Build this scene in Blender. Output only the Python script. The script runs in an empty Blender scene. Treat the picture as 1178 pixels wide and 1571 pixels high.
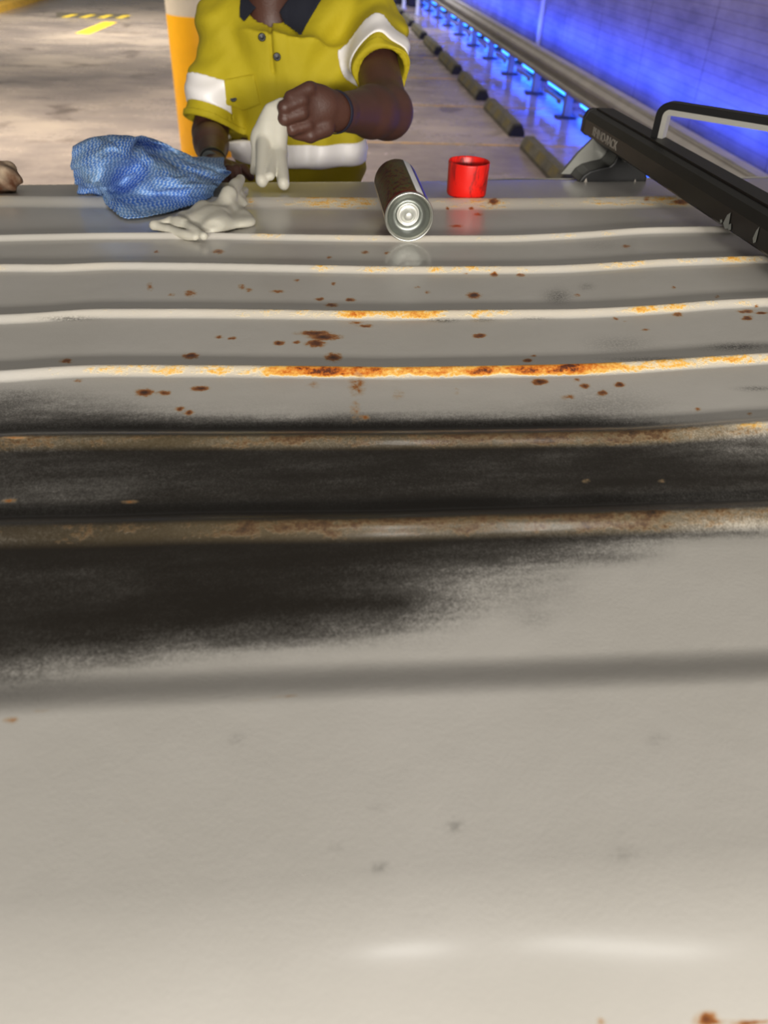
import bpy, math, random
import numpy as np
from mathutils import Vector, Matrix
random.seed(4); RNG = np.random.RandomState(7)
SC = bpy.context.scene
COL = SC.collection

# ------------------------------------------------------------------ camera, world, lights, exposure
HC = 2.30                                   # camera height above the car park floor
FPX, CX, CY = 1184.0, 589.0, 785.5
_n = np.array([511 - CX, 2317 - CY, FPX]); _n /= np.linalg.norm(_n)
_y = np.array([463 - CX, -138 - CY, FPX]); _y -= _n * (_y @ _n); _y /= np.linalg.norm(_y)
_x = np.cross(_y, -_n)
RM = np.array([_x, _y, -_n])                # world <- lens (x right, y down, z forward)
cam = bpy.data.objects.new('camera', bpy.data.cameras.new('camera')); COL.objects.link(cam)
cr, cu, cb = RM @ [1, 0, 0], RM @ [0, -1, 0], RM @ [0, 0, -1]
cam.matrix_world = Matrix([[cr[i], cu[i], cb[i], (0, 0, HC)[i]] for i in range(3)] + [[0, 0, 0, 1]])
cam.data.sensor_fit = 'VERTICAL'; cam.data.sensor_height = 36.0; cam.data.lens = FPX / 1571 * 36
cam.data.clip_start = .01; cam.data.clip_end = 300
cam.data.dof.use_dof = True; cam.data.dof.focus_distance = .95; cam.data.dof.aperture_fstop = 6.5
SC.camera = cam
SC.view_settings.view_transform = 'Standard'; SC.view_settings.look = 'None'
SC.view_settings.gamma = 1; SC.view_settings.exposure = 0.0; SC.view_settings.use_curve_mapping = False

w = bpy.data.worlds.new('world'); SC.world = w; w.use_nodes = True
w.node_tree.nodes['Background'].inputs[0].default_value = (1.0, .93, .84, 1)
w.node_tree.nodes['Background'].inputs[1].default_value = .17


def area(name, loc, target, sx, sy, power, color, spread=180):
    l = bpy.data.lights.new(name, 'AREA'); l.shape = 'RECTANGLE'; l.size = sx; l.size_y = sy
    l.energy = power; l.color = color; l.spread = math.radians(spread)
    o = bpy.data.objects.new(name, l); COL.objects.link(o); o.location = loc
    o.rotation_euler = (Vector(target) - Vector(loc)).to_track_quat('-Z', 'Y').to_euler()
    return o


area('ceiling_lamp_row', (1.5, -6.2, 3.15), (.3, 1.2, 1.9), 1.9, .45, 350, (1, .95, .87))
area('ceiling_lamp_row', (-.5, -6.2, 3.15), (.3, 1.2, 1.9), 1.2, .45, 285, (1, .95, .87))
area('ceiling_lamp_left', (-4.5, 9.5, 5.6), (-4.5, 10, 0), 5, 2.5, 470, (1, .88, .73), 105)
area('ceiling_lamp_far', (-4, 20, 5.0), (-4, 20.5, 0), 6, 5, 560, (1, .90, .76), 110)
area('ceiling_lamp_stops', (.2, 12, 4.6), (.2, 12, 0), 1.6, 9, 110, (1, .86, .88), 84)
area('ceiling_lamp_end', (2.5, 26, 5.0), (2.5, 26, 0), 3, 8, 250, (.9, .88, 1), 110)
area('wall_fill_light', (3.0, 11, 4.5), (4.42, 11, 2.4), 22, .3, 130, (1, .90, .88), 120)  # added neutral fill to lift the wall, not an actual fixture
area('ceiling_tube', (.92, -.72, 4.35), (.92, -.72, 0), .75, .07, 6.5, (1, .97, .92)).rotation_euler = (0, 0, -.5)
area('ceiling_tube', (.14, -.52, 4.35), (.14, -.52, 0), .24, .07, 2.8, (1, .97, .92)).rotation_euler = (0, 0, -.1)


# ------------------------------------------------------------------ helpers
def ray(u, v):
    u = np.asarray(u, float); v = np.asarray(v, float)
    c = np.stack([u - CX, v - CY, np.full_like(u, FPX)], -1)
    return c @ RM.T


def P(u, v, Y):
    q = ray(u, v); q = q * (Y / q[..., 1])
    return np.array([q[0], q[1], q[2] + HC])


def PZ(u, v, Z):
    q = ray(u, v); q = q * ((Z - HC) / q[2])
    return np.array([q[0], q[1], q[2] + HC])


def proj(x, y, z):
    c = np.stack([x, y, z - HC], -1) @ RM
    c2 = np.maximum(c[..., 2], .02)
    return c[..., 0] / c2 * FPX + CX, c[..., 1] / c2 * FPX + CY


def crown(x, y):
    t = np.abs((y - .87) / .75)
    z = HC - .365 - .055 * t ** 2.2 + .027 * np.clip(x, -2.5, 2.5)
    z = z - 2.6 * np.maximum(0, .205 - y) ** 2 - 2.0 * np.maximum(0, y - 1.56) ** 2
    return z


def hit(u, v, dz=0.0):
    """where the line of sight (u, v) meets the smooth roof raised by dz"""
    w_ = ray(u, v); w1 = w_.reshape(-1, 3); out = []
    for q in w1:
        t = np.linspace(.05, 1.72, 1500) / q[1]
        f = q[2] * t + HC - crown(q[0] * t, q[1] * t) - dz
        n_ = np.argmax(f < 0)
        if f[n_] >= 0: n_ = len(t) - 1
        k = max(n_ - 1, 0); s = np.clip(f[k] / (f[k] - f[n_]) if f[k] != f[n_] else 0, 0, 1)
        out.append(q * (t[k] + (t[n_] - t[k]) * s))
    q = np.array(out).reshape(w_.shape); q[..., 2] += HC
    return q


def sstep(a, b, x):
    t = np.clip((x - a) / (b - a), 0, 1); return t * t * (3 - 2 * t)


WOFF = {}


def link(name, me, mat=None, parent=None, smooth=True, loc=None):
    o = bpy.data.objects.new(name, me); COL.objects.link(o)
    if mat is not None: me.materials.append(mat)
    if parent is not None:                      # a part's mesh is kept in its thing's own frame
        off = WOFF.get(parent.name, Vector(parent.location))
        me.transform(Matrix.Translation(-off)); o.parent = parent; WOFF[o.name] = off
    if smooth and len(me.polygons): me.polygons.foreach_set('use_smooth', [True] * len(me.polygons))
    return o


def pymesh(name, V, F):
    me = bpy.data.meshes.new(name); me.from_pydata([tuple(map(float, v)) for v in V], [], [tuple(map(int, f)) for f in F])
    me.update(); return me


def npmesh(name, V, Q):
    me = bpy.data.meshes.new(name); V = np.asarray(V, np.float32); Q = np.asarray(Q, np.int32)
    me.vertices.add(len(V)); me.vertices.foreach_set('co', V.ravel())
    me.loops.add(Q.size); me.loops.foreach_set('vertex_index', Q.ravel())
    me.polygons.add(len(Q)); me.polygons.foreach_set('loop_start', np.arange(len(Q)) * 4)
    me.polygons.foreach_set('loop_total', np.full(len(Q), 4))
    me.update(calc_edges=True); me.validate(); return me


def tag(o, label=None, cat=None, group=None, kind=None):
    if label: o['label'] = label
    if cat: o['category'] = cat
    if group: o['group'] = group
    if kind: o['kind'] = kind
    return o


def empty(name, loc):
    o = bpy.data.objects.new(name, None); COL.objects.link(o); o.location = tuple(map(float, loc)); return o


class MB:
    """collects solids, builds ONE mesh object"""
    def __init__(s): s.V = []; s.F = []
    def add(s, V, F):
        n = len(s.V); s.V += [tuple(map(float, v)) for v in V]; s.F += [tuple(int(i) + n for i in f) for f in F]; return s
    def box(s, lo, hi, M=None):
        x0, y0, z0 = lo; x1, y1, z1 = hi
        V = [Vector(v) for v in [(x0, y0, z0), (x1, y0, z0), (x1, y1, z0), (x0, y1, z0), (x0, y0, z1), (x1, y0, z1), (x1, y1, z1), (x0, y1, z1)]]
        if M is not None: V = [M @ v for v in V]
        return s.add(V, [(3, 2, 1, 0), (4, 5, 6, 7), (0, 1, 5, 4), (1, 2, 6, 5), (2, 3, 7, 6), (3, 0, 4, 7)])
    def loft(s, rings, caps=True, closed=True):
        n = len(rings[0]); V = [p for r in rings for p in r]; F = []
        for k in range(len(rings) - 1):
            for i in range(n if closed else n - 1):
                j = (i + 1) % n; F.append((k * n + i, k * n + j, (k + 1) * n + j, (k + 1) * n + i))
        if caps and closed: F.append(tuple(range(n))[::-1]); F.append(tuple((len(rings) - 1) * n + i for i in range(n)))
        return s.add(V, F)
    def tube(s, pts, r, n=12, caps=True):
        pts = [Vector(tuple(map(float, p))) for p in pts]; rings = []
        rs = r if hasattr(r, '__len__') else [r] * len(pts)
        up = Vector((0, 0, 1)); prev = None
        for i, p in enumerate(pts):
            d = (pts[min(i + 1, len(pts) - 1)] - pts[max(i - 1, 0)]).normalized()
            a = d.cross(up if abs(d.z) < .95 else Vector((1, 0, 0))).normalized() if prev is None else (prev - d * prev.dot(d)).normalized()
            prev = a; b = d.cross(a)
            rings.append([p + (a * math.cos(2 * math.pi * k / n) + b * math.sin(2 * math.pi * k / n)) * rs[i] for k in range(n)])
        return s.loft(rings, caps)
    def lathe(s, prof, c, axis=(0, 0, 1), n=48, caps=False):
        ax = Vector(axis).normalized(); a = ax.orthogonal().normalized(); b = ax.cross(a); c = Vector(tuple(map(float, c)))
        return s.loft([[c + ax * h + (a * math.cos(2 * math.pi * k / n) + b * math.sin(2 * math.pi * k / n)) * r for k in range(n)] for r, h in prof], caps)
    def build(s, name, mat, parent=None, smooth=False, bevel=0):
        me = pymesh(name, s.V, s.F)
        o = link(name, me, mat, parent, smooth)
        if bevel:
            m = o.modifiers.new('bevel', 'BEVEL'); m.width = bevel; m.segments = 2; m.limit_method = 'ANGLE'
        return o


# ---- signed distance modelling: organic bodies as one continuous surface
def nets(f, lo, hi, h):
    lo = np.array(lo, float) - 2 * h; hi = np.array(hi, float) + 2 * h
    n = np.ceil((hi - lo) / h).astype(int) + 1
    ax = [lo[i] + h * np.arange(n[i]) for i in range(3)]
    X, Y, Z = np.meshgrid(*ax, indexing='ij')
    D = f(X, Y, Z).astype(np.float32)
    D[0] = D[-1] = 1; D[:, 0] = D[:, -1] = 1; D[:, :, 0] = D[:, :, -1] = 1
    S = D < 0
    c = [(i, j, k) for i in (0, 1) for j in (0, 1) for k in (0, 1)]
    m = [n[0] - 1, n[1] - 1, n[2] - 1]
    sl = lambda A, o: A[o[0]:o[0] + m[0], o[1]:o[1] + m[1], o[2]:o[2] + m[2]]
    cnt = sum(sl(S, o).astype(np.int8) for o in c)
    I = np.argwhere((cnt > 0) & (cnt < 8))
    if len(I) == 0: return np.zeros((0, 3)), np.zeros((0, 4), int)
    acc = np.zeros((len(I), 3)); num = np.zeros(len(I))
    for o in c:
        for a in range(3):
            if o[a]: continue
            o2 = list(o); o2[a] = 1
            d0 = D[I[:, 0] + o[0], I[:, 1] + o[1], I[:, 2] + o[2]]; d1 = D[I[:, 0] + o2[0], I[:, 1] + o2[1], I[:, 2] + o2[2]]
            s = (d0 < 0) != (d1 < 0)
            t = np.where(s, d0 / np.where(s, d0 - d1, 1), 0)
            p = np.tile(np.array(o, float), (len(I), 1)); p[:, a] += t
            acc[s] += p[s]; num[s] += 1
    V = lo + h * (I + acc / num[:, None])
    idx = -np.ones(m, int); idx[I[:, 0], I[:, 1], I[:, 2]] = np.arange(len(I))
    Q = []
    for a in range(3):
        b, e = (a + 1) % 3, (a + 2) % 3
        s0 = [slice(1, -1)] * 3; s0[a] = slice(0, -1); s1 = list(s0); s1[a] = slice(1, None)
        A, B = S[tuple(s0)], S[tuple(s1)]
        for flip, M in ((0, A & ~B), (1, B & ~A)):
            E_ = np.argwhere(M)
            if len(E_) == 0: continue
            off = np.array([1, 1, 1]); off[a] = 0; E_ = E_ + off
            def cell(db, de):
                q = E_.copy(); q[:, b] += db; q[:, e] += de; return idx[q[:, 0], q[:, 1], q[:, 2]]
            q = np.stack([cell(-1, -1), cell(0, -1), cell(0, 0), cell(-1, 0)], 1)
            Q.append(q[:, ::-1] if flip else q)
    return V, np.concatenate(Q)


def cap(X, Y, Z, a, b, r0, r1=None, flat=(1, 1, 1)):
    r1 = r0 if r1 is None else r1
    a = np.asarray(a, float); b = np.asarray(b, float); f = np.asarray(flat, float)
    d = (b - a) / f; px, py, pz = (X - a[0]) / f[0], (Y - a[1]) / f[1], (Z - a[2]) / f[2]
    t = np.clip((px * d[0] + py * d[1] + pz * d[2]) / max((d @ d), 1e-9), 0, 1)
    return (np.sqrt((px - t * d[0]) ** 2 + (py - t * d[1]) ** 2 + (pz - t * d[2]) ** 2) - (r0 + (r1 - r0) * t)) * min(f)


def ell(X, Y, Z, c, r):
    k = np.sqrt(((X - c[0]) / r[0]) ** 2 + ((Y - c[1]) / r[1]) ** 2 + ((Z - c[2]) / r[2]) ** 2)
    return (k - 1) * min(r)


def smin(a, b, k):
    h = np.clip(.5 + .5 * (b - a) / k, 0, 1); return b + (a - b) * h - k * h * (1 - h)


def sunion(fs, k):
    d = fs[0]
    for g in fs[1:]: d = smin(d, g, k)
    return d


def build_sdf(name, f, lo, hi, h, mat, parent=None, extra=None):
    V, Q = nets(f, lo, hi, h)
    if extra:
        for (f2, lo2, hi2, h2) in extra:
            V2, Q2 = nets(f2, lo2, hi2, h2); Q = np.concatenate([Q, Q2 + len(V)]); V = np.concatenate([V, V2])
    return link(name, npmesh(name, V, Q), mat, parent)


# ---- materials
def lin(c):
    return tuple(((x / 255) / 12.92 if x / 255 <= .04045 else ((x / 255 + .055) / 1.055) ** 2.4) for x in c) + (1,)


def mat(name, col, rough=.5, metal=0.0, bump=0, bscale=40, var=0, vscale=6, emit=None, estr=0, spec=.5, vcol=None, stretch=(1, 1, 1), **kw):
    m = bpy.data.materials.new(name); m.use_nodes = True; nt = m.node_tree; b = nt.nodes['Principled BSDF']
    b.inputs['Base Color'].default_value = col if len(col) == 4 else lin(col)
    b.inputs['Roughness'].default_value = rough; b.inputs['Metallic'].default_value = metal
    b.inputs['Specular IOR Level'].default_value = spec
    for k, v in kw.items(): b.inputs[k].default_value = v
    tc = nt.nodes.new('ShaderNodeTexCoord'); mp = nt.nodes.new('ShaderNodeMapping')
    mp.inputs['Scale'].default_value = stretch; nt.links.new(tc.outputs['Object'], mp.inputs[0])
    if var or vcol:
        n = nt.nodes.new('ShaderNodeTexNoise'); n.inputs['Scale'].default_value = vscale; n.inputs['Detail'].default_value = 6
        nt.links.new(mp.outputs[0], n.inputs[0])
        r = nt.nodes.new('ShaderNodeValToRGB'); r.color_ramp.elements[0].position = .35; r.color_ramp.elements[1].position = .65
        c = lin(col) if len(col) == 3 else col
        c2 = lin(vcol) if vcol else tuple(min(1, x * (1 + var)) for x in c[:3]) + (1,)
        c1 = c if vcol else tuple(x * (1 - var) for x in c[:3]) + (1,)
        r.color_ramp.elements[0].color = c1; r.color_ramp.elements[1].color = c2
        nt.links.new(n.outputs['Fac'], r.inputs[0]); nt.links.new(r.outputs[0], b.inputs['Base Color'])
    if bump:
        n = nt.nodes.new('ShaderNodeTexNoise'); n.inputs['Scale'].default_value = bscale; n.inputs['Detail'].default_value = 5
        nt.links.new(mp.outputs[0], n.inputs[0])
        bp = nt.nodes.new('ShaderNodeBump'); bp.inputs['Strength'].default_value = 1; bp.inputs['Distance'].default_value = bump
        nt.links.new(n.outputs['Fac'], bp.inputs['Height']); nt.links.new(bp.outputs[0], b.inputs['Normal'])
    if emit: b.inputs['Emission Color'].default_value = emit + (1,); b.inputs['Emission Strength'].default_value = estr
    return m


class NT:
    """tiny node-graph helper"""
    def __init__(s, m): s.t = m.node_tree; s.L = s.t.links
    def n(s, k, **kw):
        q = s.t.nodes.new(k)
        for a, v in kw.items(): setattr(q, a, v)
        return q
    def put(s, sock, v):
        if hasattr(v, 'links') or hasattr(v, 'is_output'): s.L.new(v, sock)
        else: sock.default_value = v
    def math(s, op, a, b=0.0, c=None, clamp=False):
        q = s.n('ShaderNodeMath', operation=op); q.use_clamp = clamp
        s.put(q.inputs[0], a); s.put(q.inputs[1], b)
        if c is not None: s.put(q.inputs[2], c)
        return q.outputs[0]
    def noise(s, vec, scale, detail=5, rough=.5, sc=(1, 1, 1), dist=0):
        mp = s.n('ShaderNodeMapping'); s.L.new(vec, mp.inputs[0]); mp.inputs['Scale'].default_value = sc
        q = s.n('ShaderNodeTexNoise'); s.L.new(mp.outputs[0], q.inputs[0]); q.inputs['Scale'].default_value = scale
        q.inputs['Detail'].default_value = detail; q.inputs['Roughness'].default_value = rough; q.inputs['Distortion'].default_value = dist
        return q.outputs['Fac']
    def ramp(s, v, stops, interp='LINEAR'):
        q = s.n('ShaderNodeValToRGB'); q.color_ramp.interpolation = interp; e = q.color_ramp.elements
        e.remove(e[1]); e[0].position = 0
        for i_, (p, c) in enumerate(stops):
            el = e[0] if i_ == 0 else e.new(p)
            el.color = c if len(c) == 4 else lin(c)
        e[0].position = stops[0][0]
        s.L.new(v, q.inputs[0]); return q.outputs[0]
    def mix(s, f, a, b, mode='MIX'):
        q = s.n('ShaderNodeMix', data_type='RGBA', blend_type=mode)
        s.put(q.inputs[0], f); s.put(q.inputs[6], a); s.put(q.inputs[7], b); return q.outputs[2]


def attr(me, name, arr):
    a = me.attributes.new(name, 'FLOAT', 'POINT'); a.data.foreach_set('value', np.asarray(arr, np.float32).ravel())


# ------------------------------------------------------------------ the car park floor, wall
def floor_material():
    m = mat('concrete_floor', (150, 140, 128), .55); g = NT(m); b = g.t.nodes['Principled BSDF']
    o = g.n('ShaderNodeTexCoord').outputs['Object']
    n1 = g.noise(o, .5, 5, .55, (.7, 1.0, 1), .2); n2 = g.noise(o, 1.8, 5, .6, (.6, 1.0, 1), .2); n3 = g.noise(o, 14, 4, .6)
    f = g.math('ADD', g.math('MULTIPLY', n1, .6), g.math('ADD', g.math('MULTIPLY', n2, .3), g.math('MULTIPLY', n3, .1)))
    c = g.ramp(f, [(.34, (104, 96, 94)), (.46, (134, 125, 120)), (.54, (150, 140, 132)), (.66, (172, 161, 148))])
    # scattered dark oil drips
    d = g.ramp(g.noise(o, 1.1, 3, .5), [(.60, (255, 255, 255)), (.70, (150, 142, 140))])
    c = g.mix(.8, c, d, 'MULTIPLY')
    g.L.new(c, b.inputs['Base Color'])
    g.L.new(g.ramp(f, [(.3, (90, 90, 90)), (.7, (170, 170, 170))]), b.inputs['Roughness'])
    return m


flo = MB().box((-30, -12, -.2), (9, 70, 0)).build('floor', floor_material()); tag(flo, kind='structure')

LINEP = mat('worn_yellow_paint', (205, 160, 70), .6, var=.25, vscale=5, vcol=(150, 138, 120))
LINEY = mat('yellow_floor_paint', (235, 200, 40), .6)
for k in range(-2, 9):
    yy = 13.2 + 2.53 * k
    if yy < 9: continue
    o_ = MB().box((-.2, yy - .028, 0), (3.75, yy + .028, .004)).build('trim_%d' % (k + 3), LINEP); tag(o_, kind='structure')


def wall_material():
    m = mat('painted_block_wall', (150, 142, 160), .7); g = NT(m); b = g.t.nodes['Principled BSDF']
    o = g.n('ShaderNodeTexCoord').outputs['Object']
    s = g.n('ShaderNodeSeparateXYZ'); g.L.new(o, s.inputs[0])
    z = g.math('FRACT', g.math('MULTIPLY', s.outputs[2], 1 / .098))
    e = g.math('ABSOLUTE', g.math('SUBTRACT', z, .5))
    line = g.ramp(e, [(.40, (255, 255, 255)), (.49, (222, 219, 222))])
    yv = g.math('ABSOLUTE', g.math('SUBTRACT', g.math('FRACT', g.math('MULTIPLY', s.outputs[1], 1 / 1.9)), .5))
    l2 = g.ramp(yv, [(.488, (255, 255, 255)), (.498, (205, 200, 205))])
    n = g.ramp(g.noise(o, 3, 5, .6, (1, .4, 1)), [(.35, (118, 112, 122)), (.65, (152, 145, 152))])
    c = g.mix(1, g.mix(1, n, line, 'MULTIPLY'), l2, 'MULTIPLY'); g.L.new(c, b.inputs['Base Color'])
    bp = g.n('ShaderNodeBump'); bp.inputs['Distance'].default_value = .012; bp.inputs['Strength'].default_value = .25; g.L.new(line, bp.inputs['Height']); g.L.new(bp.outputs[0], b.inputs['Normal'])
    return m


wl = MB().box((4.42, -4, 0), (4.7, 66, 3.6)).build('wall_right', wall_material()); tag(wl, kind='structure')
PIPE = mat('pale_painted_metal', (205, 200, 205), .45)
pp = MB().tube([(4.38, 16.6, .3), (4.38, 16.6, 3.5)], .045, 16)
for z in (.4, 1.6, 2.9): pp.box((4.32, 16.53, z), (4.42, 16.67, z + .03))
tag(pp.build('downpipe', PIPE, smooth=False), 'pale vertical downpipe on the blue-lit wall', 'pipe')

# guard rail: beam, posts, foot plates, lower brackets
GALV = mat('galvanised_steel', (168, 164, 154), .55, .1, var=.10, vscale=3, bump=.001, bscale=60)
GALV2 = mat('galvanised_post', (150, 148, 150), .5, .2, var=.15)
DARKM = mat('dark_rubber_plate', (45, 44, 50), .6)
rail = empty('guard_rail', (3.83, 9, 0))
prof = [(.00, .655), (-.012, .66), (-.02, .645), (-.02, .625), (-.075, .585), (-.075, .545), (-.012, .505), (-.012, .47), (-.075, .43), (-.075, .39), (-.02, .35), (-.02, .335), (-.004, .335),
        (-.004, .352), (-.058, .395), (-.058, .425), (.005, .465), (.005, .51), (-.058, .55), (-.058, .58), (-.004, .62), (-.004, .64)]
MB().loft([[(3.83 + a, y, z) for a, z in prof] for y in (4.0, 62)]).build('beam', GALV, rail)
cap_ = MB().box((3.825, 4, .648), (3.95, 62, .668)); cap_.build('top_channel', GALV, rail)
LED = mat('blue_lamp', (20, 60, 255), .4, emit=(.02, .16, 1.0), estr=9.0)
k = 0; y = 6.6
while y < 50:
    p = MB().box((3.84, y - .05, .0), (3.855, y + .05, .648)).box((3.84, y - .055, .0), (3.95, y - .045, .648)).box((3.84, y + .045, 0), (3.95, y + .055, .648))
    p.build('post', GALV2, rail)
    MB().box((3.74, y - .10, 0), (4.02, y + .10, .03)).build('foot_plate', DARKM, rail)
    MB().box((3.80, y + .16, .185), (3.83, y + 1.1, .225)).box((3.80, y + .16, .155), (3.83, y + .30, .2)).build('lower_bracket', GALV, rail)
    k += 1; y += 1.98
tag(rail, 'long grey steel guard rail on posts in front of the blue-lit wall', 'guard rail')
y = 8.46; first = None; ORD = ['first', 'second', 'third', 'fourth', 'fifth', 'sixth', 'seventh', 'eighth', 'ninth', 'tenth', 'eleventh', 'twelfth', 'thirteenth', 'fourteenth', 'fifteenth', 'sixteenth']
for i in range(16):
    if first is None:
        lp = MB().tube([(4.27, y - .56, .12), (4.27, y + .56, .12)], .05, 14).build('blue_strip_lamp', LED, smooth=True)
        lb = MB().box((4.31, y - .60, .06), (4.42, y + .60, .18)).build('housing', DARKM, lp)
        first = (lp, lb, y)
    else:
        lp = first[0].copy(); COL.objects.link(lp); lp.location = (0, y - first[2], 0)
        lb = first[1].copy(); COL.objects.link(lb); lb.parent = lp
    tag(lp, 'glowing blue lamp at the foot of the wall, %s counting away from the roof rack' % ORD[i], 'lamp', 'blue lamps along the foot of the wall')
    y += 1.98
for i, yy in enumerate(range(4, 50, 6)):
    area('blue_wall_light', (4.12, yy + 3, .72), (4.42, yy + 3, 1.05), 6, .06, 75, (.02, .07, 1))
    area('blue_low_light', (4.22, yy + 3, .42), (4.12, yy + 3, .0), 6, .06, 62, (.02, .07, 1))

# wheel stops
STOPM = mat('worn_rubber_stop', (92, 90, 76), .75, var=.25, vscale=7, bump=.004, bscale=20)
STOPE = mat('black_rubber_end', (28, 27, 30), .7)
STRIPE = mat('dull_yellow_patch', (112, 102, 58), .8, vcol=(90, 86, 70), vscale=9)
ws = None
for k in range(8):
    y = 9.62 + 2.53 * k
    if ws is None:
        ws = empty('wheel_stop', (2.84, y, 0))
        sec = [(-.11, 0), (-.11, .05), (-.055, .15), (.055, .15), (.11, .05), (.11, 0)]
        a = MB().loft([[(2.84 + p, yy, z) for p, z in sec] for yy in (y - .92, y + .92)]).build('block', STOPM, ws, bevel=.006)
        b = MB().loft([[(2.84 + p * s, yy, z * s) for p, z in sec] for yy, s in ((y - .975, .9), (y - .92, 1.03))]).build('end_cap', STOPE, ws)
        parts = [a, b]
        for t in (-.75, -.15, .45): parts.append(MB().add([(2.84 - .112, y + t, .048), (2.84 - .112, y + t + .3, .048), (2.84 - .058, y + t + .3, .148), (2.84 - .058, y + t, .148)], [(0, 1, 2, 3)]).build('reflective_patch', STRIPE, ws))
        o = ws
    else:
        o = ws.copy(); COL.objects.link(o); o.location = (2.84, y, 0)
        for q in parts: r = q.copy(); COL.objects.link(r); r.parent = o
    nm = ['nearest of the row, beside the rack foot', 'second of the row from the van', 'third of the row from the van', 'fourth of the row from the van', 'fifth of the row from the van',
          'sixth of the row from the van', 'seventh of the row from the van', 'farthest of the row'][k]
    tag(o, 'grey wheel stop on the floor, ' + nm, 'wheel stop', 'wheel stops in front of the guard rail')

# dark bollard blocks and pale posts at the far end of the row
BLK = mat('dark_planter', (40, 42, 55), .8); WHT = mat('pale_post', (180, 185, 215), .5)
for (u, v, s, lab) in ((585, 17, .4, 'dark block at the far end, closest to the worker'), (614, 6, .26, 'dark block at the far end, behind the two pale posts'), (634, 10, .2, 'dark block at the far end, closest to the guard rail')):
    q = PZ(u, v, 0); M = MB().loft([[(q[0] + a * s * f, q[1] + b * s * f, z) for a, b in ((-1, -1), (1, -1), (1, 1), (-1, 1))] for z, f in ((0, .9), (.3, 1), (.62, .8), (.7, .6))])
    tag(M.build('concrete_block', BLK, bevel=.03), lab, 'block', 'dark blocks at the far end')
for (u, v, lab) in ((619, 14, 'thin pale post at the far end, nearer the worker'), (640, 24, 'thin pale post at the far end, nearer the guard rail')):
    q = PZ(u, v, 0); M = MB().lathe([(0, 0), (.09, 0), (.09, .03), (.055, .04), (.055, .72), (.04, .78), (0, .8)], q, n=16)
    tag(M.build('bollard', WHT, smooth=True), lab, 'bollard', 'pale posts at the far end')

# yellow and white round column
pc = np.array([-1.02, 9.35]); PR = .355
col = empty('column', (pc[0], pc[1], 0))
CREAM = mat('cream_painted_concrete', (214, 203, 184), .6, var=.05); YEL = mat('yellow_painted_concrete', (250, 180, 8), .5, var=.04)
MB().lathe([(PR, 0), (PR, .16)], (pc[0], pc[1], 0)).build('base_band', CREAM, col, True)
MB().lathe([(PR, 1.44), (PR, 3.6)], (pc[0], pc[1], 0)).build('shaft', CREAM, col, True)
MB().lathe([(PR, .16), (PR + .001, .17), (PR + .001, 1.43), (PR, 1.44)], (pc[0], pc[1], 0)).build('yellow_band', YEL, col, True)
tag(col, 'round concrete column with a wide yellow painted band behind the worker', 'column')

# speed hump, kerb, painted stroke, upper left of the frame
a, b = PZ(88, 24, 0), PZ(198, 26, 0); HUMP = mat('black_rubber_hump', (80, 76, 66), .8)
hp = empty('speed_hump', tuple((a + b) / 2)); d = (b - a); L = np.linalg.norm(d); d /= L; nrm = np.array([-d[1], d[0], 0])
sec = [(-.42, 0), (-.2, .05), (0, .07), (.2, .05), (.42, 0)]
MB().loft([[tuple(a + d * t + nrm * p + np.array([0, 0, z])) for p, z in sec] for t in (0, L)]).build('hump_body', HUMP, hp)
HY = mat('yellow_hump_stripe', (215, 190, 50), .6)
M = MB(); t = .1
while t < L - .3:
    M.add([tuple(a + d * (t + s) + nrm * p + np.array([0, 0, z + .004])) for s, p, z in ((0, -.40, .002), (.16, -.40, .002), (.42, -.2, .05), (.26, -.2, .05))], [(0, 1, 2, 3)]); t += .42
M.build('stripe', HY, hp); tag(hp, 'low dark speed hump with yellow diagonal stripes on the far floor', 'speed hump')
a, b = PZ(126, 52, 0), PZ(170, 34, 0); d = (b - a); d /= np.linalg.norm(d); nrm = np.array([-d[1], d[0], 0]) * .16
tag(MB().add([a - nrm + [0, 0, .004], b - nrm + [0, 0, .004], b + nrm + [0, 0, .004], a + nrm + [0, 0, .004]], [(0, 1, 2, 3)]).build('trim_21', LINEY), kind='structure')
a, b = PZ(-60, 34, 0), PZ(90, -12, 0); d = (b - a); d /= np.linalg.norm(d); nrm = np.array([-d[1], d[0], 0]) * .22
tag(MB().loft([[p - nrm, p - nrm * .9 + [0, 0, .14], p + nrm * .9 + [0, 0, .14], p + nrm] for p in (a, b)]).build('kerb', mat('yellow_kerb_paint', (205, 165, 60), .7, var=.15)), 'yellow painted kerb on the far floor at the upper left', 'kerb')
a, b = PZ(243, 234, 0), PZ(330, 236, 0)
tag(MB().add([a + [0, -.06, .004], b + [0, -.06, .004], b + [0, .06, .004], a + [0, .06, .004]], [(0, 1, 2, 3)]).build('trim_22', LINEP), kind='structure')

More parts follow.
